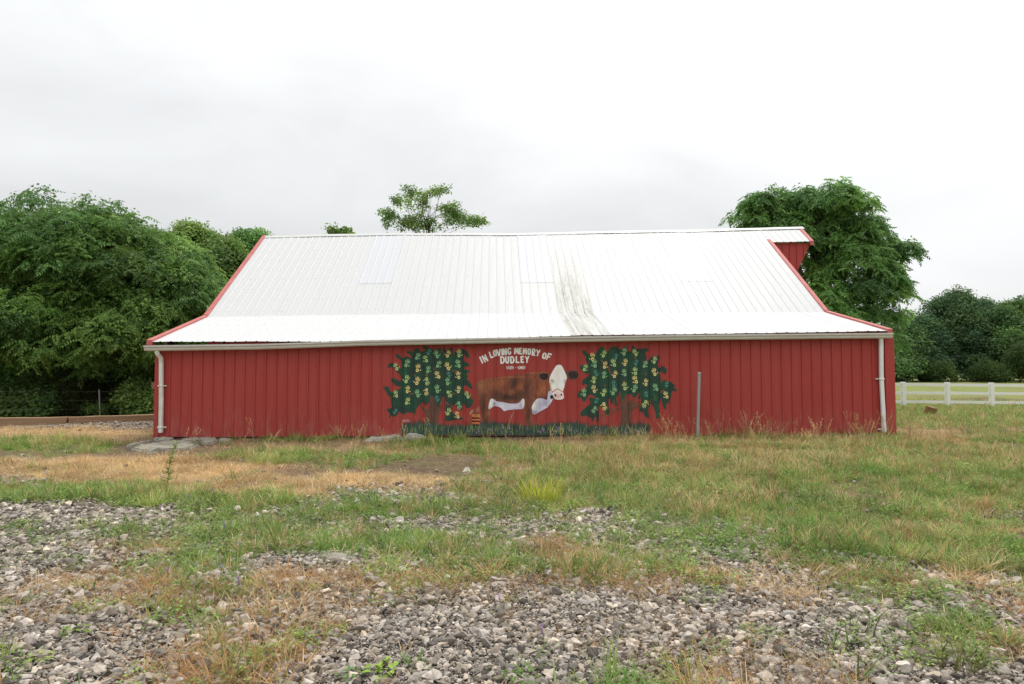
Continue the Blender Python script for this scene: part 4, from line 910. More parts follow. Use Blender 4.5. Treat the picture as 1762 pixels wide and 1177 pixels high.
# ================================================================== trees
ML = leaf_material('tree_leaves', .48, .5, .3, inst=False)
ML_far = leaf_material('far_leaves', .35, .7, .15, inst=False)
M_bark = material('bark', (.085, .065, .05), .95, .1, noise=[(10, .6, (.045, .036, .03), (1, 1, .3))], bump=(20, .6))
lr = random.Random(5)
def kite(base, d, n, L_, w, droop=0.0):
    """leaf as two triangles: base point, direction, normal"""
    d = d.normalized(); s = d.cross(n).normalized(); b = base; m = base + d * L_ * .45 + n * L_ * .06
    return [b, m + s * w / 2, base + d * L_ - n * L_ * droop, m - s * w / 2]
def frond_twig(n_fr, L_, leaf, lw, spread=1.0, droop=.5):
    V = []; F = []; lv = []
    for i in range(n_fr):
        yaw = (i / max(n_fr - 1, 1) - .5) * 2 * spread + lr.uniform(-.25, .25); pit = lr.uniform(-.1, .35); l = L_ * lr.uniform(.75, 1.15); b0_ = lr.uniform(.8, 1.2)
        npair = 6
        for k in range(npair + 1):
            t = (k + .6) / npair
            def pt(t): return Vector((math.cos(yaw) * math.cos(pit) * l * t, math.sin(yaw) * math.cos(pit) * l * t, math.sin(pit) * l * t - droop * l * t * t))
            p = pt(min(t, 1)); tan = (pt(min(t, 1) + .02) - pt(min(t, 1) - .02)).normalized(); nn = Vector((0, 0, 1)); sd = tan.cross(nn).normalized()
            for s_ in ((-1, 1) if k < npair else (0,)):
                d = (tan * .55 + sd * s_ + Vector((0, 0, lr.uniform(-.55, -.1)))).normalized() if s_ else tan
                nrm = (nn + sd * lr.uniform(-.4, .4) + tan * lr.uniform(-.3, .3)).normalized()
                q = kite(p, d, nrm, leaf * lr.uniform(.8, 1.15) * (1 - .35 * abs(t - .5)), lw, .1); o = len(V); V += q; F += [(o, o + 1, o + 2), (o, o + 2, o + 3)]
                v = b0_ * lr.uniform(.8, 1.25); lv += [(v, v, v)] * 2
    return V, F, lv
def clump(n, R, leaf, lw, flat=.6):
    V = []; F = []; lv = []
    for i in range(n):
        p = Vector((lr.gauss(0, .5), lr.gauss(0, .5), lr.gauss(0, .5) * flat)) * R
        d = (p.normalized() * .6 + Vector((lr.uniform(-1, 1), lr.uniform(-1, 1), lr.uniform(-.9, .4)))).normalized(); nn = Vector((lr.uniform(-.7, .7), lr.uniform(-.7, .7), 1)).normalized()
        q = kite(p, d, nn, leaf * lr.uniform(.7, 1.25), lw * lr.uniform(.8, 1.2), .12); o = len(V); V += q; F += [(o, o + 1, o + 2), (o, o + 2, o + 3)]; v = lr.uniform(.75, 1.3); lv += [(v, v, v * .95)] * 2
    return V, F, lv
def protos(fn, n, mat, nm): 
    out = []
    for i in range(n):
        V, F, lv = fn(); out.append(proto(nm, V, F, mat, lv))
    return out
PR_frond = protos(lambda: frond_twig(2, .48, .145, .052, .9, .45), 5, ML, 'pinnate_twig')
PR_walnut = protos(lambda: frond_twig(2, .54, .22, .088, .9, .45), 5, ML, 'walnut_twig')
PR_broad = protos(lambda: clump(18, .30, .15, .10), 5, ML, 'leaf_clump')
PR_mid = protos(lambda: clump(16, .45, .25, .17), 5, ML, 'mid_leaf_clump')
PR_far = protos(lambda: clump(34, .80, .27, .18), 5, ML_far, 'far_leaf_clump')
PR_cedar = protos(lambda: clump(26, .30, .18, .035, .5), 4, ML, 'cedar_spray')
def crown_points(lobes, n_pads, pad_r, per_pad, flat=.5, shell=(.5, 1.0), r_=None, up=.25):
    """pads of foliage on and in ellipsoid lobes -> positions, yaw, pitch, pad id"""
    r_ = r_ or np.random.default_rng(1); pos = []; yaw = []; pit = []; pid = []; pads = []
    vol = np.array([a[1][0] * a[1][2] for a in lobes]); vol = vol / vol.sum()
    for li, (c, rr) in enumerate(lobes):
        k = max(3, int(round(n_pads * vol[li]))); kx = max(2, k // 4)
        for j in range(k + kx):
            out_ = j >= k
            d = r_.normal(size=3); d[2] += up; d /= np.linalg.norm(d); s = r_.uniform(*shell) ** .6 if not out_ else r_.uniform(.95, 1.12)
            pc = np.array(c) + d * np.array(rr) * s; pads.append(pc); pr = pad_r * (float(np.clip(np.exp(r_.normal(-.08, .42)), .4, 1.9)) if not out_ else r_.uniform(.25, .6)); n = int(per_pad * (pr / pad_r) ** 2) + 3
            th = r_.uniform(0, 2 * np.pi, n); q = np.sqrt(r_.uniform(0.02, 1, n)); x_ = np.cos(th) * q * pr; y_ = np.sin(th) * q * pr
            z_ = flat * pr * (np.sqrt(np.clip(1 - q * q, 0, 1)) * r_.uniform(.3, 1, n) - .55 * q * q)
            pos.append(pc + np.stack([x_, y_, z_], -1)); yaw.append(th + r_.normal(0, .7, n)); pit.append(.08 + .5 * q + r_.normal(0, .33, n)); pid.append(np.full(n, len(pads) - 1))
    return np.concatenate(pos), np.concatenate(yaw), np.concatenate(pit), np.concatenate(pid), pads
def make_tree(name, label, base, lobes, PR, n_pads, pad_r, per_pad, colors, scale=1.0, trunk_r=.2, group=None, flat=.5, shell=(.5, 1.0), seed=1, limbs=22, fork=.35, up=.25, lean=(0, 0), zmin=None):
    r_ = np.random.default_rng(seed); z0 = gz(base[0], base[1]); t = empty(name, (base[0], base[1], z0), label, 'shrub' if 'shrub' in name or 'bush' in name else 'tree', group)
    pos, yaw, pit, pid, pads = crown_points(lobes, n_pads, pad_r, per_pad, flat, shell, r_, up)
    ok = pos[:, 2] > z0 + (.15 if zmin is None else zmin); pos, yaw, pit, pid = pos[ok], yaw[ok], pit[ok], pid[ok]
    n = len(pos); cols = np.array(colors); padcol = cols[r_.integers(0, len(cols), len(pads))] * r_.uniform(.82, 1.2, (len(pads), 1))
    tint = padcol[pid] * r_.uniform(.85, 1.15, (n, 1))
    scatter('crown', PR, pos, np.stack([r_.normal(0, .25, n), pit, yaw], -1), r_.uniform(.6, 1.25, n) * scale, tint, t, real=True)
    cz = np.mean([c[2] for c, _ in lobes]); cxm = np.mean([c[0] for c, _ in lobes]); cym = np.mean([c[1] for c, _ in lobes]); ztop = float(np.percentile([c[2] for c, rr in lobes], 70))
    b = Vector((base[0], base[1], z0 - .1)); top_ = Vector((cxm, cym, ztop)); pth = []; rad_ = []
    for i in range(7):
        s = i / 6; p = b.lerp(Vector((b.x, b.y, ztop)), s).lerp(top_, s * s); p += Vector((math.sin(3.1 * s + seed), math.cos(2.3 * s + seed), 0)) * .12 * s; pth.append(p); rad_.append(trunk_r * (1.25 if i == 0 else (1 - .85 * s)))
    parts = [tube_data(pth, rad_, 8)]
    tr = link('trunk', mesh_pd('trunk', *parts[0], smooth=True), M_bark, t)
    lim = []; sel = r_.permutation(len(pads))[:limbs]
    for j in sel:
        e = Vector(pads[j]); s = min(.92, max(fork * .7, fork + r_.uniform(-.1, .35) * (e.z - z0) / max(ztop - z0, .1))); k = s * 6; i0 = min(int(k), 5); st = pth[i0].lerp(pth[i0 + 1], k - i0)
        if st.z > e.z + .3: st = pth[2]
        m1 = st.lerp(e, .45) + Vector((r_.normal(0, .15), r_.normal(0, .15), .25 + .1 * (e - st).length * .5)); R0 = trunk_r * (1 - .8 * s) * .5
        lim.append(tube_data([st, st.lerp(m1, .5) + Vector((0, 0, .08)), m1, m1.lerp(e, .6), e], [R0, R0 * .75, R0 * .5, R0 * .33, .012], 5))
    if lim: V, F = join_data(lim); link('limbs', mesh_pd('limbs', V, F, smooth=True), M_bark, t)
    return t
def lobe(px, py, rx, ry, Y, dep=.9):
    c = P(px, py, Y); s = (Y / FPX); return ((c.x, Y, c.z), (rx * s, rx * s * dep, ry * s))
GR_A = [(0.156, 0.283, 0.067), (0.193, 0.332, 0.074), (0.129, 0.246, 0.07), (0.23, 0.35, 0.079), (0.114, 0.217, 0.062)]
GR_B = [(0.229, 0.356, 0.089), (0.183, 0.307, 0.076), (0.273, 0.396, 0.108), (0.146, 0.257, 0.066)]
GR_W = [(0.192, 0.358, 0.097), (0.157, 0.302, 0.086), (0.235, 0.408, 0.107), (0.134, 0.26, 0.083)]
GR_F = [(0.089, 0.162, 0.077), (0.104, 0.19, 0.082), (0.126, 0.207, 0.082), (0.074, 0.141, 0.071)]
GR_D = [(0.121, 0.217, 0.062), (0.154, 0.232, 0.069), (0.097, 0.184, 0.055)]
W1 = 'trees of the wood on the left'
def base_at(px, Y): p = P(px, 700, Y); return (p.x, Y)
make_tree('feathery_tree', 'big drooping feathery tree filling the left edge of the photo', base_at(60, 27.0), [lobe(80, 412, 105, 48, 26.5), lobe(-40, 450, 100, 105, 26), lobe(75, 500, 130, 85, 25.6), lobe(150, 455, 95, 95, 26), lobe(40, 590, 120, 55, 25), lobe(150, 590, 90, 50, 25), lobe(58, 362, 52, 14, 26.5), lobe(-60, 570, 90, 80, 25)],
          PR_frond + PR_broad[:2], 225, .78, 25, GR_A, 1.05, .26, W1, flat=.75, seed=3, limbs=40)
make_tree('feathery_tree', 'drooping feathery tree left of the barn roof, second tree from the left edge', base_at(245, 28.5), [lobe(250, 462, 80, 52, 28), lobe(270, 520, 95, 70, 27), lobe(205, 440, 55, 42, 28), lobe(235, 590, 85, 48, 26), lobe(300, 470, 55, 55, 28), lobe(320, 545, 60, 45, 27.5)],
          PR_frond + PR_broad[:2], 175, .78, 23, GR_A[:3] + GR_B[:2], 1.05, .22, W1, flat=.75, seed=4, limbs=30)
make_tree('broadleaf_tree', 'bright green tree with spiky top just left of the barn roof', base_at(350, 33), [lobe(330, 440, 44, 44, 33), lobe(365, 480, 45, 60, 32.5), lobe(345, 412, 30, 22, 33), lobe(390, 450, 28, 40, 33), lobe(320, 520, 60, 60, 32)],
          PR_broad, 130, .62, 28, GR_B, 1.0, .2, W1, flat=.7, seed=5, limbs=26)
make_tree('broadleaf_tree', 'darker tree top peeping over the left end of the roof ridge', base_at(425, 40), [lobe(420, 440, 28, 34, 40), lobe(418, 408, 13, 10, 40), lobe(440, 450, 30, 40, 40)], PR_broad, 44, .7, 30, GR_W, 1.0, .2, W1, flat=.7, seed=6, limbs=12)
# dense trees behind, closing the wood
for k, (px, Y, top_y, rx, lab) in enumerate(((-130, 34, 430, 130, 'tree behind the feathery tree, cut by the left edge'), (20, 35, 500, 120, 'dark tree deep in the wood behind the big feathery tree'), (150, 36, 450, 110, 'dark tree deep in the wood behind the gap of the two feathery trees'), (270, 37, 430, 100, 'dark tree deep in the wood behind the second feathery tree'), (-280, 30, 380, 140, 'tree of the wood outside the left edge'))):
    make_tree('wood_tree', lab, base_at(px, Y), [lobe(px, (top_y + 640) / 2, rx, (640 - top_y) / 2, Y), lobe(px - 20, 640, rx * .9, 50, Y - 1), lobe(px + 30, 560, rx * .8, 70, Y - 1)], PR_mid, 62, 1.15, 22, GR_D + GR_A[:2], 1.5, .25, W1, flat=.8, seed=20 + k, limbs=10, shell=(.3, 1.0))
S1 = 'shrubs along the foot of the wood'
for k, (px, py, Y, rx, ry, pal, PRk, lab) in enumerate(((30, 690, 25.2, 75, 30, GR_D, PR_broad, 'low dark shrub at the left edge behind the timber'), (95, 680, 25.8, 40, 42, GR_D, PR_cedar, 'dark cedar bush under the feathery tree'), (135, 690, 25.5, 40, 30, [(.055, .065, .02), (.04, .055, .018)], PR_cedar, 'brownish cedar bush left of the wire fence post'),
        (250, 690, 25.6, 34, 26, GR_B, PR_broad, 'bright green shrub beside the left corner of the barn'), (200, 688, 27, 50, 34, GR_D, PR_broad, 'dark shrub behind the wire fence post'), (160, 703, 24.9, 12, 9, GR_B, PR_broad, 'small leafy weed at the foot of the wire fence post'), (-60, 690, 25.5, 60, 40, GR_D, PR_broad, 'dark shrub outside the left edge'), (300, 680, 28, 60, 40, GR_B[1:], PR_broad, 'shrub hidden behind the barn corner'))):
    make_tree('shrub', lab, base_at(px, Y), [lobe(px, py, rx, ry, Y), lobe(px + rx * .3, py + ry * .3, rx * .7, ry * .7, Y - .3)], PRk, max(8, int(rx * .8)), .42 if rx > 20 else .2, 20, pal, .9 if rx > 20 else .5, .05, S1, flat=.8, seed=40 + k, limbs=8, fork=.15, shell=(.3, 1.0), zmin=.02)
# behind the roof
make_tree('sparse_tree', 'sparse light tree rising behind the middle of the roof ridge', base_at(730, 33), [lobe(668, 375, 17, 24, 33), lobe(690, 350, 12, 16, 33), lobe(705, 333, 8, 11, 33.5), lobe(740, 345, 24, 22, 33), lobe(758, 328, 12, 9, 33), lobe(725, 385, 20, 18, 33), lobe(770, 378, 20, 20, 33), lobe(780, 358, 12, 10, 33), lobe(805, 382, 16, 6, 33), lobe(828, 380, 13, 3.5, 33), lobe(700, 390, 20, 14, 33), lobe(730, 440, 60, 30, 33)],
          PR_broad, 66, .26, 6, GR_B, .72, .085, 'trees behind the barn', flat=.8, seed=7, limbs=46, fork=.5, shell=(.2, 1.0))
make_tree('sparse_tree', 'small leafy tip showing above the ridge left of the sparse tree', base_at(588, 34), [lobe(585, 398, 14, 9, 34), lobe(590, 415, 20, 12, 34)], PR_broad, 12, .32, 20, GR_B, 1.0, .12, 'trees behind the barn', flat=.8, seed=8, limbs=8, shell=(.2, 1.0))
make_tree('walnut_tree', 'large round leafy tree rising behind the right end of the barn', base_at(1405, 34), [lobe(1328, 356, 46, 38, 34), lobe(1290, 372, 38, 26, 34), lobe(1425, 352, 46, 36, 33.5), lobe(1385, 352, 30, 24, 34), lobe(1465, 385, 48, 55, 33.5), lobe(1515, 430, 42, 32, 33.5), lobe(1545, 434, 20, 18, 33.5), lobe(1480, 470, 58, 50, 33), lobe(1515, 520, 42, 45, 33.5), lobe(1440, 540, 60, 60, 33), lobe(1400, 430, 60, 60, 34.5), lobe(1535, 560, 26, 40, 33.5), lobe(1340, 420, 60, 40, 34)],
          PR_walnut + PR_broad[:2], 165, .60, 23, GR_W, .88, .34, 'trees behind the barn', flat=.9, seed=15, limbs=60, fork=.45)
# the far wood on the right
W2 = 'trees of the far wood across the field'
FAR = [(1548, 610, 28, 46, 104, 'pale tree at the left end of the far wood, just past the barn corner'), (1588, 600, 28, 54, 106, 'rounded dark tree in the far wood, second from the barn'), (1644, 576, 44, 74, 108, 'tallest dark tree of the far wood'), (1690, 582, 28, 68, 110, 'slender dark tree just right of the tallest tree of the far wood'), (1735, 586, 38, 66, 106, 'broad green tree of the far wood near the right edge'),
       (1790, 578, 44, 70, 108, 'tree of the far wood cut by the right edge'), (1512, 612, 30, 40, 108, 'low pale tree of the far wood just above the barn corner')]
for k, (px, py, rx, ry, Y, lab) in enumerate(FAR):
    make_tree('wood_tree', lab, base_at(px, Y), [lobe(px, py, rx, ry, Y), lobe(px - rx * .4, py - ry * .35, rx * .55, ry * .5, Y - 1.5), lobe(px + rx * .35, py - ry * .2, rx * .6, ry * .6, Y - 2), lobe(px, 632, rx * 1.05, 24, Y - 3), lobe(px + rx * .2, py - ry * .6, rx * .5, ry * .36, Y), lobe(px - rx * .1, py + ry * .3, rx * .8, ry * .5, Y - 3)],
              PR_far, 90, 1.3, 12, GR_F if k not in (0, 4) else [(c[0] * 1.3, c[1] * 1.25, c[2]) for c in GR_F], 1.25, .4, W2, flat=.75, seed=60 + k, limbs=6, shell=(.35, 1.0), up=.35)
for k, (px, py, rx, ry, Y, lab) in enumerate(((1757, 628, 18, 26, 96, 'lighter green bush at the edge of the far wood by the right edge'), (1700, 640, 18, 14, 97, 'low bush at the foot of the far wood below the slender tree'), (1605, 641, 22, 12, 99, 'low bush at the foot of the far wood below the tallest tree'))):
    make_tree('bush', lab, base_at(px, Y), [lobe(px, py, rx, ry, Y), lobe(px + rx * .3, py + ry * .3, rx * .8, ry * .6, Y - .6)], PR_far, 22, 1.2, 12, [(.060, .105, .032), (.075, .12, .035)], .8, .1, 'bushes along the far wood', flat=.8, seed=80 + k, limbs=4, shell=(.3, 1.0))
# ================================================================== gravel, grass and weeds
M_stone = leaf_material('gravel_stone', 0, .9, .12)
nt_ = M_stone.node_tree; pbs = nt_.nodes['Principled BSDF']; src = pbs.inputs['Base Color'].links[0].from_socket
g_ = nt_.nodes.new('ShaderNodeNewGeometry'); n_ = nt_.nodes.new('ShaderNodeTexNoise'); n_.inputs['Scale'].default_value = 45; n_.inputs['Detail'].default_value = 5; nt_.links.new(g_.outputs['Position'], n_.inputs['Vector'])
r_ = nt_.nodes.new('ShaderNodeMapRange'); r_.inputs[1].default_value = .3; r_.inputs[2].default_value = .7; r_.inputs[3].default_value = .72; r_.inputs[4].default_value = 1.22; nt_.links.new(n_.outputs['Fac'], r_.inputs[0])
v_ = nt_.nodes.new('ShaderNodeVectorMath'); v_.operation = 'SCALE'; nt_.links.new(src, v_.inputs[0]); nt_.links.new(r_.outputs[0], v_.inputs['Scale']); nt_.links.new(v_.outputs[0], pbs.inputs['Base Color'])
M_grass = leaf_material('grass_blades', .25, .6, .2)
def hull_rock(seed, flat=.62, n=15):
    rr = random.Random(seed); bm = bmesh.new()
    for i in range(n):
        v = Vector((rr.gauss(0, 1), rr.gauss(0, 1), rr.gauss(0, 1))).normalized(); k = rr.uniform(.8, 1.05)
        bm.verts.new((v.x * .5 * k * rr.uniform(.9, 1.1), v.y * .38 * k, v.z * .5 * flat * k))
    r = bmesh.ops.convex_hull(bm, input=bm.verts[:]); bmesh.ops.delete(bm, geom=[g for g in r['geom_interior'] if isinstance(g, bmesh.types.BMVert)], context='VERTS')
    bmesh.ops.dissolve_limit(bm, angle_limit=rad(14), verts=bm.verts[:], edges=bm.edges[:])
    bmesh.ops.bevel(bm, geom=bm.edges[:], offset=.02, segments=1, affect='EDGES', clamp_overlap=True)
    bmesh.ops.triangulate(bm, faces=bm.faces[:])
    me_ = bpy.data.meshes.new('stone'); bm.to_mesh(me_); bm.free(); return [v.co.copy() for v in me_.vertices], [tuple(p.vertices) for p in me_.polygons]
PR_stone = []
for i in range(12):
    V, F = hull_rock(100 + i, rnd.choice((.5, .58, .7, .38, .45))); PR_stone.append(proto('gravel_stone', V, F, M_stone))
def sample(x0, x1, y0, y1, dens, seed):
    r_ = np.random.default_rng(seed); n = int((x1 - x0) * (y1 - y0) * dens); return r_.uniform(x0, x1, n), r_.uniform(y0, y1, n), r_
def in_view(x, y, m=90):
    px, py = project(x, y, H0(x, y) + .1); mm = 100 + 2.4 * FPX / np.maximum(y, 2.0) * (m > 50); return (px > -mm) & (px < 1762 + mm) & (py < 1177 + m * 2.5)
def off_barn(x, y): return ~((x > WL - .1) & (x < WR + .1) & (y > YW - .03) & (y < 2 * YR - YW + .2))
pp = []; tt = []; ss = []; rr_ = []
for y0, y1, dens, smin in ((2.6, 5.0, 2100, .84), (5.0, 7.5, 1600, .88), (7.5, 11, 800, 1.0), (11, 26, 90, 1.3)):
    x, y, r_ = sample(-13, 15, y0, y1, dens, int(y0 * 10)); k = in_view(x, y) & off_barn(x, y); x, y = x[k], y[k]
    g, v, s = cover(x, y); keep = r_.random(len(x)) < np.clip(g * 1.05, .012, 1) * np.where(y > 7.5, 1, 1); x, y = x[keep], y[keep]; n = len(x)
    size = np.clip(np.exp(r_.normal(np.log(.043), .48, n)), .012, .14) * smin
    pp.append(np.stack([x, y, H(x, y) + size * .10 + r_.random(n) * .016], -1)); ss.append(size[:, None] * r_.uniform(.8, 1.2, (n, 3)))
    rr_.append(np.stack([r_.normal(0, .35, n), r_.normal(0, .35, n), r_.uniform(0, 6.28, n)], -1))
    b = np.clip(r_.normal(.285, .13, n), .06, .70); warm = r_.uniform(0, 1, n); tt.append(np.stack([b * (1.09 + .08 * warm), b * (.975 + .0 * warm), b * (.875 - .12 * warm)], -1))
for y0, y1, dens in ((2.6, 5.2, 2600), (5.2, 7.6, 1300)):
    x, y, r_ = sample(-9, 9, y0, y1, dens, 900 + int(y0 * 10)); k = in_view(x, y, 20); x, y = x[k], y[k]; g, v, s = cover(x, y); keep = r_.random(len(x)) < g; x, y = x[keep], y[keep]; n = len(x)
    size = np.clip(np.exp(r_.normal(np.log(.015), .35, n)), .007, .03); pp.append(np.stack([x, y, H(x, y) + .012 + r_.random(n) * .012], -1)); ss.append(size[:, None] * r_.uniform(.8, 1.2, (n, 3)))
    rr_.append(np.stack([r_.normal(0, .4, n), r_.normal(0, .4, n), r_.uniform(0, 6.28, n)], -1)); b = np.clip(r_.normal(.29, .08, n), .1, .55); tt.append(np.stack([b * 1.1, b * .98, b * .84], -1))
gravel = scatter('gravel', PR_stone, np.concatenate(pp), np.concatenate(rr_), np.concatenate(ss), np.concatenate(tt)); tag(gravel, 'loose grey crushed gravel spread over the yard', 'gravel', kind='stuff')
N_GRAVEL = sum(len(a) for a in pp)
# larger stones picked out of the gravel
big_meshes = []
M_big = material('gravel_lump', (.33, .305, .275), .95, .1, noise=[(14, .6, (.22, .20, .18), (1, 1, 1)), (40, .4, (.46, .43, .39), (1, 1, 1))], bump=(40, .5))
for i in range(8):
    V, F = hull_rock(300 + i, rnd.choice((.5, .6, .42)), 17); m = mesh_pd('large_stone', V, F); m.materials.append(M_big); big_meshes.append(m)
rb = random.Random(8)
spots = [(205, 1160, 26, 'broad pale stone at the bottom left, biggest of the stones there'), (340, 1108, 16, 'dark angular stone left of the rusty grass patch at the bottom'), (68, 1085, 20, 'flat grey stone near the left edge above the tiny lime weed'), (175, 1122, 16, 'blocky stone up and left of the biggest bottom left stone'),
         (720, 1171, 36, 'wide flat pale stone cut by the bottom edge below the dandelion-like rosette'), (812, 1058, 16, 'pale upright stone below the spreading grass sprout in the middle'), (930, 1142, 18, 'rounded pale stone in the open gravel right of the rosette'), (1115, 1108, 20, 'block of pale stone left of the low creeping weed'),
         (1195, 1165, 26, 'large dark brownish stone at the bottom edge right of the middle'), (1245, 1082, 18, 'pale stone just above the low creeping weed'), (1355, 1062, 24, 'long white-topped stone left of the bottom right sprouts'), (1350, 1128, 18, 'rounded pale stone beside the broad-bladed sprout'),
         (1545, 1067, 16, 'squarish stone below the reddish dry tuft'), (1085, 1044, 18, 'pale slab-like stone at the top of the open gravel')]
for px, py, w, lab in spots:
    p = G(px, py); s = w * 2 * p.y / FPX * .66; o = bpy.data.objects.new('large_stone', rb.choice(big_meshes)); col.objects.link(o); o.location = p + Vector((0, 0, s * .14)); o.scale = (s, s * rb.uniform(.8, 1.1), s * rb.uniform(.75, 1.0)); o.rotation_euler = (rb.uniform(-.2, .2), rb.uniform(-.2, .2), rb.uniform(-.5, .5))
    tag(o, lab, 'stone', 'larger stones in the foreground gravel')
# ---- grass prototypes
def blades(n, lmin, lmax, w, lean, spread, curl=.5, seg=3, lvf=None):
    V = []; F = []; lv = []
    for i in range(n):
        a = lr.uniform(0, 6.283); r0 = spread * math.sqrt(lr.random()); bx, by = r0 * math.cos(a), r0 * math.sin(a); L_ = lr.uniform(lmin, lmax); th = lr.uniform(lean[0], lean[1]); az = a + lr.uniform(-1.2, 1.2); ww = w * lr.uniform(.7, 1.3)
        d = Vector((math.cos(az), math.sin(az), 0)); sd = Vector((-d.y, d.x, 0)); p = Vector((bx, by, -.01)); o = len(V); v = lr.uniform(.75, 1.3); vv = lvf() if lvf else (v, v, v * .95)
        for k in range(seg + 1):
            t = k / seg; wk = ww * (1 - t) ** .7 * .5
            if k < seg: V += [p + sd * wk, p - sd * wk]
            else: V.append(p)
            ang = th + curl * t; p = p + (d * math.sin(ang) + Vector((0, 0, math.cos(ang)))) * (L_ / seg)
        for k in range(seg - 1): F.append((o + 2 * k, o + 2 * k + 1, o + 2 * k + 3, o + 2 * k + 2)); lv.append(vv)
        F.append((o + 2 * seg - 2, o + 2 * seg - 1, o + 2 * seg)); lv.append(vv)
    return V, F, lv
def rosette(n, R, leaf, hgt):
    V = []; F = []; lv = []
    for i in range(n):
        a = lr.uniform(0, 6.283); r0 = R * math.sqrt(lr.random()); p = Vector((r0 * math.cos(a), r0 * math.sin(a), lr.uniform(.3, 1) * hgt)); d = Vector((math.cos(a + lr.uniform(-.8, .8)), math.sin(a + lr.uniform(-.8, .8)), lr.uniform(-.3, .4)))
        nn = Vector((lr.uniform(-.4, .4), lr.uniform(-.4, .4), 1)).normalized(); q = kite(p, d, nn, leaf * lr.uniform(.7, 1.3), leaf * .62, .1); o = len(V); V += q; F += [(o, o + 1, o + 2), (o, o + 2, o + 3)]; v = lr.uniform(.75, 1.3); lv += [(v, v, v)] * 2
    return V, F, lv
def seedstem(n, hmin, hmax):
    V = []; F = []; lv = []
    for i in range(n):
        az = lr.uniform(0, 6.283); th = lr.uniform(.02, .35); L_ = lr.uniform(hmin, hmax); d = Vector((math.cos(az), math.sin(az), 0)); p = Vector((lr.uniform(-.05, .05), lr.uniform(-.05, .05), -.01)); pts = []
        for k in range(5): pts.append(p.copy()); ang = th + .5 * (k / 4) ** 2; p = p + (d * math.sin(ang) + Vector((0, 0, math.cos(ang)))) * (L_ / 4)
        v_, f_ = tube_data(pts, [.0018, .0016, .0014, .0012, .001], 3, cap=False); o = len(V); V += v_; F += [tuple(j + o for j in q) for q in f_]; lv += [(1, 1, 1)] * len(f_)
        for k in range(12):
            t = .72 + .3 * k / 12; b = pts[3].lerp(pts[4], (t - .75) / .25); dd_ = Vector((lr.uniform(-1, 1), lr.uniform(-1, 1), lr.uniform(.2, 1.2))); q = kite(b, dd_, Vector((lr.uniform(-1, 1), lr.uniform(-1, 1), .3)).normalized(), .022, .007); o = len(V); V += q; F += [(o, o + 1, o + 2), (o, o + 2, o + 3)]; lv += [(1.15, 1.1, 1.0)] * 2
    return V, F, lv
PR_short = protos(lambda: blades(22, .03, .085, .0044, (.25, 1.3), .065, .5), 6, M_grass, 'short_grass')
PR_tuft = protos(lambda: blades(20, .06, .16, .005, (.1, 1.0), .04, .8), 6, M_grass, 'grass_tuft')
PR_crab = protos(lambda: blades(9, .14, .30, .0105, (.35, 1.1), .02, .7, 4), 5, M_grass, 'crabgrass')
PR_straw = protos(lambda: blades(20, .05, .15, .0036, (.7, 1.5), .07, .5), 6, M_grass, 'dry_grass')
PR_stem = protos(lambda: seedstem(4, .25, .5), 5, M_grass, 'seed_stem')
PR_clover = protos(lambda: rosette(22, .06, .020, .045), 5, M_grass, 'clover')
GC = np.array([(.195, .305, .065), (.26, .35, .085), (.15, .275, .065), (.34, .39, .12), (.22, .305, .075)])
SC = np.array([(.58, .42, .225), (.50, .335, .165), (.66, .50, .29), (.42, .275, .135)])
OC = np.array([(.42, .23, .10), (.36, .19, .08), (.50, .31, .15)])
def field(name, PR, zones, prob, pal, scl, label, cat, dry=None, tilt=.15, seed=0, sgrow=0.0, mix=None):
    P_ = []; T = []; S = []; R2 = []
    for zi, (x0, x1, y0, y1, dens) in enumerate(zones):
        x, y, r_ = sample(x0, x1, y0, y1, dens, seed * 100 + zi); k = in_view(x, y) & off_barn(x, y); x, y = x[k], y[k]; g, v, s = cover(x, y); kp = r_.random(len(x)) < prob(x, y, g, v, s); x, y, g, v, s = x[kp], y[kp], g[kp], v[kp], s[kp]; n = len(x)
        P_.append(np.stack([x, y, H(x, y)], -1)); R2.append(np.stack([r_.normal(0, tilt, n), r_.normal(0, tilt, n), r_.uniform(0, 6.28, n)], -1))
        patch = .45 + 1.15 * fbm(x * 1.3 + seed, y * 1.3, 3); S.append(scl * r_.uniform(.65, 1.4, n) * patch * (1 + sgrow * np.clip(y - 6, 0, 30)))
        hue = fbm(x * .6 + 31, y * .6 + seed, 3); ci = np.clip((hue - .25) * 2 * len(pal) + r_.normal(0, .9, n), 0, len(pal) - 1).astype(int); t = pal[ci] * r_.uniform(.75, 1.25, (n, 1)) * (.55 + .9 * fbm(x * 2.6 + 7, y * 2.6 + seed, 3))[:, None]
        if mix is not None: m_ = mix(x, y, g, v, s, r_)[:, None]; t = t * (1 - m_) + SC[r_.integers(0, len(SC), n)] * m_
        T.append(t)
    o = scatter(name, PR, np.concatenate(P_), np.concatenate(R2), np.concatenate(S), np.concatenate(T)); return tag(o, label, cat, kind='stuff')
Z_near = [(-13, 15, 2.6, 5.5, 420), (-13, 15, 5.5, 8, 360), (-13, 16, 8, 12, 240), (-14, 17, 12, 16, 150), (-16, 22, 16, 24, 60), (8, 34, 24, 46, 14)]
Z_half = [(a, b, c, d, e * .5) for a, b, c, d, e in Z_near]
field('short_grass', PR_short, Z_near, lambda x, y, g, v, s: np.where(g > .5, np.clip((v - .26) * 1.3, 0, .9), np.clip(v * .95 - .12, .0, .85)), GC, 1.12, 'short green grass growing in patches over the yard', 'grass', seed=1, sgrow=.035, mix=lambda x, y, g, v, s, r: (r.random(len(x)) < np.where(g > .5, .15, .27) + .45 * s).astype(float))
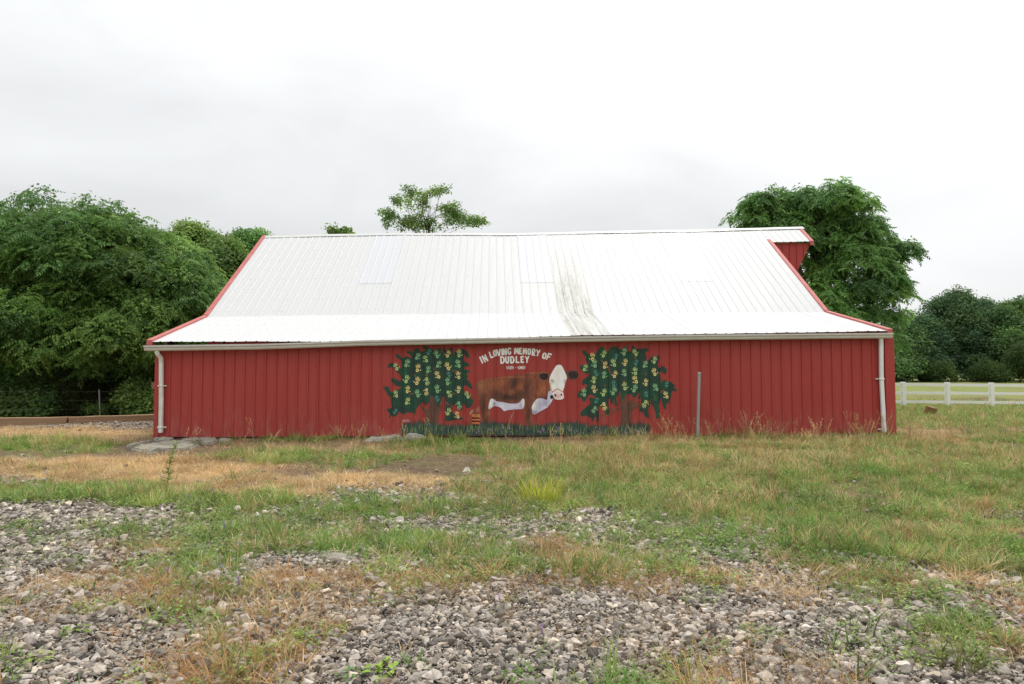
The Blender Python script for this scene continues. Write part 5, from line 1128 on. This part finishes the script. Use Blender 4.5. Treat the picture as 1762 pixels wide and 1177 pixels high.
field('tufted_grass', PR_tuft, Z_half, lambda x, y, g, v, s: np.where(g > .5, np.clip((v - .35) * 1.3, 0, .8), np.clip((v - .12) * 1.1, 0, .8)), GC, 1.1, 'longer tufted grass among the short grass', 'grass', seed=2, sgrow=.03, mix=lambda x, y, g, v, s, r: (r.random(len(x)) < np.where(g > .5, .15, .27) + .4 * s).astype(float))
field('clover', PR_clover, Z_near, lambda x, y, g, v, s: np.clip((v - .15) * .8, 0, .5), np.array([(.17, .28, .06), (.21, .32, .07), (.27, .36, .09)]), 1.05, 'low leafy clover and weeds between the stones', 'clover', seed=3, sgrow=.02)
field('dry_grass', PR_straw, Z_near, lambda x, y, g, v, s: np.clip(s * 1.0 - .06, 0.0, 1), SC, 1.0, 'dry straw-coloured grass lying in swathes', 'grass', seed=4, sgrow=.03)
field('rusty_dry_grass', PR_straw, [(-13, 15, 2.6, 6.5, 420)], lambda x, y, g, v, s: np.clip(s * 1.4 - .05, 0, 1), OC, 1.1, 'rust-brown dead grass matted over the gravel', 'grass', seed=5)
field('crabgrass', PR_crab, [(-13, 15, 3.0, 9, 34)], lambda x, y, g, v, s: np.clip((v - .15) * .8, 0, .5), np.array([(.125, .21, .06), (.15, .23, .07), (.18, .23, .075)]), .72, 'broad-bladed green crabgrass spreading over the gravel', 'grass', seed=6)
field('dry_stems', PR_stem, [(-7.5, 14, 9, 14.9, 8), (-6, 9.2, 13.6, 15.0, 9), (3.5, 9.2, 14.0, 15.02, 16)], lambda x, y, g, v, s: np.clip(.15 + v * .6, 0, 1) * np.where((y > 13.0) & (x < 3.6), .12, 1), SC * .85, .85, 'tall dry seed stems standing in the grass before the wall', 'grass', seed=7)
# ---- plants one can point at
LEAF_BIG = leaf_material('weed_leaves', .25, .5, .3)
def plant_mesh(name, V, F, color, var=.2):
    me_ = mesh_pd(name, V, F); m = bpy.data.materials.get('plant_%.2f_%.2f' % color[:2]) or material('plant_%.2f_%.2f' % color[:2], color, .6, .2, noise=[(30, .5, tuple(c * .7 for c in color), (1, 1, 1))]); me_.materials.append(m); return me_
def plant(name, label, px, py, V, F, color, s=1.0, group='weeds growing in the yard'):
    p = G(px, py); o = link(name, plant_mesh(name, V, F, color), None, None, p); o.scale = (s, s, s); o.rotation_euler.z = lr.uniform(0, 6.28); tag(o, label, 'plant', group); return o
def tall_weed(h, n):
    V, F, _ = [], [], None
    v_, f_ = tube_data([Vector((0, 0, -.02)), Vector((-.02, 0, h * .4)), Vector((-.06, 0, h * .75)), Vector((-.11, 0, h))], [.007, .006, .004, .002], 5); V += v_; F += f_
    for i in range(n):
        t = lr.uniform(.12, 1); b = Vector((-.11 * t * t, 0, h * t)); a = lr.uniform(0, 6.28); q = kite(b, Vector((math.cos(a), math.sin(a), lr.uniform(.2, 1.0))), Vector((lr.uniform(-.5, .5), lr.uniform(-.5, .5), 1)).normalized(), lr.uniform(.05, .11) * (1.2 - .6 * t), .028, .1); o = len(V); V += q; F += [(o, o + 1, o + 2), (o, o + 2, o + 3)]
    return V, F
V, F = tall_weed(.60, 80); plant('tall_weed', 'tall leaning green weed standing alone in the dry grass on the left', 287, 838, V, F, (.27, .34, .11))
V, F, _ = blades(190, .16, .42, .009, (.05, .7), .26, .5); plant('grass_clump', 'bright yellow-green grass clump in front of the painted cow', 932, 862, V, F, (.52, .54, .06))
V, F, _ = blades(110, .10, .30, .0045, (.05, .8), .12, .7); plant('grass_clump', 'large rusty green grass clump at the bottom right', 1650, 1150, V, F, (.22, .22, .065))
V, F, _ = blades(70, .08, .24, .0045, (.1, .9), .09, .7); plant('grass_clump', 'smaller grass clump behind the large one at the bottom right', 1612, 1098, V, F, (.19, .20, .06))
V, F, _ = blades(60, .07, .20, .0045, (.1, .8), .09, .7); plant('grass_clump', 'reddish dry tuft at the edge of the right gravel', 1535, 1032, V, F, (.27, .21, .085))
for px, py, s, lab in ((1430, 1128, 1.05, 'broad-bladed grass sprout in the bottom right gravel'), (1475, 1172, 1.2, 'grass sprout cut by the bottom edge right of the middle'), (1495, 1100, .95, 'grass sprout left of the large rusty clump'), (1185, 985, .95, 'broad green grass sprout at the top edge of the right gravel'), (1010, 985, .9, 'spreading grass sprout right of the photo middle at the gravel edge'),
        (735, 1045, .8, 'spreading grass sprout low in the middle, beside the rusty grass'), (115, 935, .95, 'spreading grass sprout on the left gravel'), (235, 955, .9, 'upright grass sprout on the left gravel'), (165, 1020, .8, 'grass sprout above the foreground stones at left'), (35, 1045, .8, 'grass tuft at the left edge over the gravel'), (220, 1058, .7, 'small grass sprout in the rusty grass at left'), (350, 965, 1.0, 'large blue-green grass sprout in the left weeds'), (845, 985, .9, 'grass sprout in the weeds straight below the cow'), (1740, 985, .95, 'grass sprout at the right edge over the gravel')):
    V, F, _ = blades(12, .13, .30, .011, (.25, 1.15), .025, .6, 4); plant('grass_sprout', lab, px, py, V, F, (.15, .225, .07), s)
for px, py, n_b, lab in ((708, 757, 60, 'green weeds in front of the white limestone lump below the painted trunk'), (686, 759, 40, 'grass tuft before the right end of the long limestone block'), (742, 757, 50, 'grass tuft right of the white limestone lump'), (336, 768, 40, 'grass growing between the flat slabs under the wall'), (300, 771, 30, 'small tuft on the edge of the broad pale slab'), (388, 766, 40, 'tuft by the small end stone of the slab row'), (650, 762, 40, 'grass tuft before the middle of the long limestone block')):
    V, F, _ = blades(n_b, .08, .24, .007, (.05, .8), .14, .6); plant('grass_clump', lab, px, py, V, F, (.20, .27, .075))
def leafy(n, R, leaf, hgt):
    V, F, _ = rosette(n, R, leaf, hgt); return V, F
V, F = leafy(40, .075, .045, .07); plant('leafy_weed', 'fresh lime-green leafy seedling at the bottom, left of the middle', 660, 1166, V, F, (.24, .36, .05))
V, F, _ = blades(34, .07, .15, .016, (.5, 1.25), .02, .4, 4); plant('leafy_weed', 'dark green dandelion-like rosette at the bottom, left of the middle', 712, 1152, V, F, (.13, .22, .05))
V, F = leafy(46, .07, .032, .05); plant('leafy_weed', 'small dark leafy weed left of the lime seedling', 608, 1168, V, F, (.11, .19, .05))
V, F = leafy(60, .10, .028, .05); plant('leafy_weed', 'low green creeping weed on the open gravel right of the middle', 1222, 1113, V, F, (.16, .24, .055))
V, F = leafy(40, .06, .026, .06); plant('leafy_weed', 'low fine weed on the gravel left of the bottom right sprouts', 1300, 1092, V, F, (.19, .25, .07))
V, F = leafy(30, .06, .036, .07); plant('leafy_weed', 'little leafy weed among the stones at the bottom left', 128, 1098, V, F, (.17, .25, .05))
V, F = leafy(18, .04, .034, .05); plant('leafy_weed', 'tiny lime-green weed among the stones at the bottom left', 72, 1143, V, F, (.28, .36, .07))
M_vetch = material('vetch_flower', (.30, .15, .42), .7, .2)
V_, F_ = [], []
for i in range(9):
    q = kite(Vector((0, 0, .05 + .008 * i)), Vector((lr.uniform(-1, 1), lr.uniform(-1, 1), .6)), Vector((lr.uniform(-1, 1), lr.uniform(-1, 1), .5)).normalized(), .016, .010); o_ = len(V_); V_ += q; F_ += [(o_, o_ + 1, o_ + 2), (o_, o_ + 2, o_ + 3)]
me_f = mesh_pd('flower', V_, F_); me_f.materials.append(M_vetch)
v_, f_ = tube_data([Vector((0, 0, -.02)), Vector((.01, 0, .06)), Vector((0, 0, .12))], .0016, 4); v2, f2, _ = rosette(12, .04, .022, .05); V_, F_ = join_data([(v_, f_), (v2, f2)]); me_s = plant_mesh('stem', V_, F_, (.13, .2, .06))
for px, py, lab in ((324, 873, 'purple vetch flower at the top edge of the left gravel'), (366, 861, 'purple vetch flower below the dry grass, just right of the tall weed'), (276, 893, 'purple vetch flower among the stones left of the big sprout'), (386, 925, 'purple vetch flower in the weeds right of the large blue-green sprout'),
                    (412, 962, 'purple vetch flower right below the large blue-green sprout'), (380, 1006, 'purple vetch flower in the rusty grass at left'), (288, 1012, 'leftmost purple vetch flower of those in the rusty grass'), (410, 1027, 'lowest purple vetch flower on the left side'), (860, 1064, 'purple vetch flower on open gravel straight below the cow'), (933, 1122, 'lone purple vetch flower low on the open gravel')):
    p = G(px, py); t = empty('purple_vetch', p, lab, 'flower', 'purple vetch flowers'); t.scale = (1.1, 1.1, 1.1)
    a = bpy.data.objects.new('flower', me_f); col.objects.link(a); a.parent = t; a.location = (0, 0, .02); b = bpy.data.objects.new('stem', me_s); col.objects.link(b); b.parent = t
V_, F_ = [], []
for i in range(16):
    a = i * 6.283 / 16; q = kite(Vector((0, 0, .42)), Vector((math.cos(a), math.sin(a), .25)), Vector((0, 0, 1)), .045, .022, 0); o_ = len(V_); V_ += q; F_ += [(o_, o_ + 1, o_ + 2), (o_, o_ + 2, o_ + 3)]
for px, py, s, lab in ((1302, 752, 1.15, 'white flat flower head standing against the wall right of the post'), (1288, 752, .8, 'smaller white flower head beside the larger one by the wall'), (1275, 756, .7, 'lowest white flower head nearest the steel post')):
    p = G(px, py); t = empty('wild_carrot', p, lab, 'flower', 'white flowers by the wall'); t.scale = (s, s, s)
    a = bpy.data.objects.new('flower', mesh_pd('flower', V_, F_)); a.data.materials.append(M_white_stone); col.objects.link(a); a.parent = t
    v_, f_ = tube_data([Vector((.03, 0, -.02)), Vector((.01, 0, .2)), Vector((0, 0, .42))], .004, 4); b = bpy.data.objects.new('stem', plant_mesh('stem', v_, f_, (.2, .22, .08))); col.objects.link(b); b.parent = t
print('gravel', N_GRAVEL)
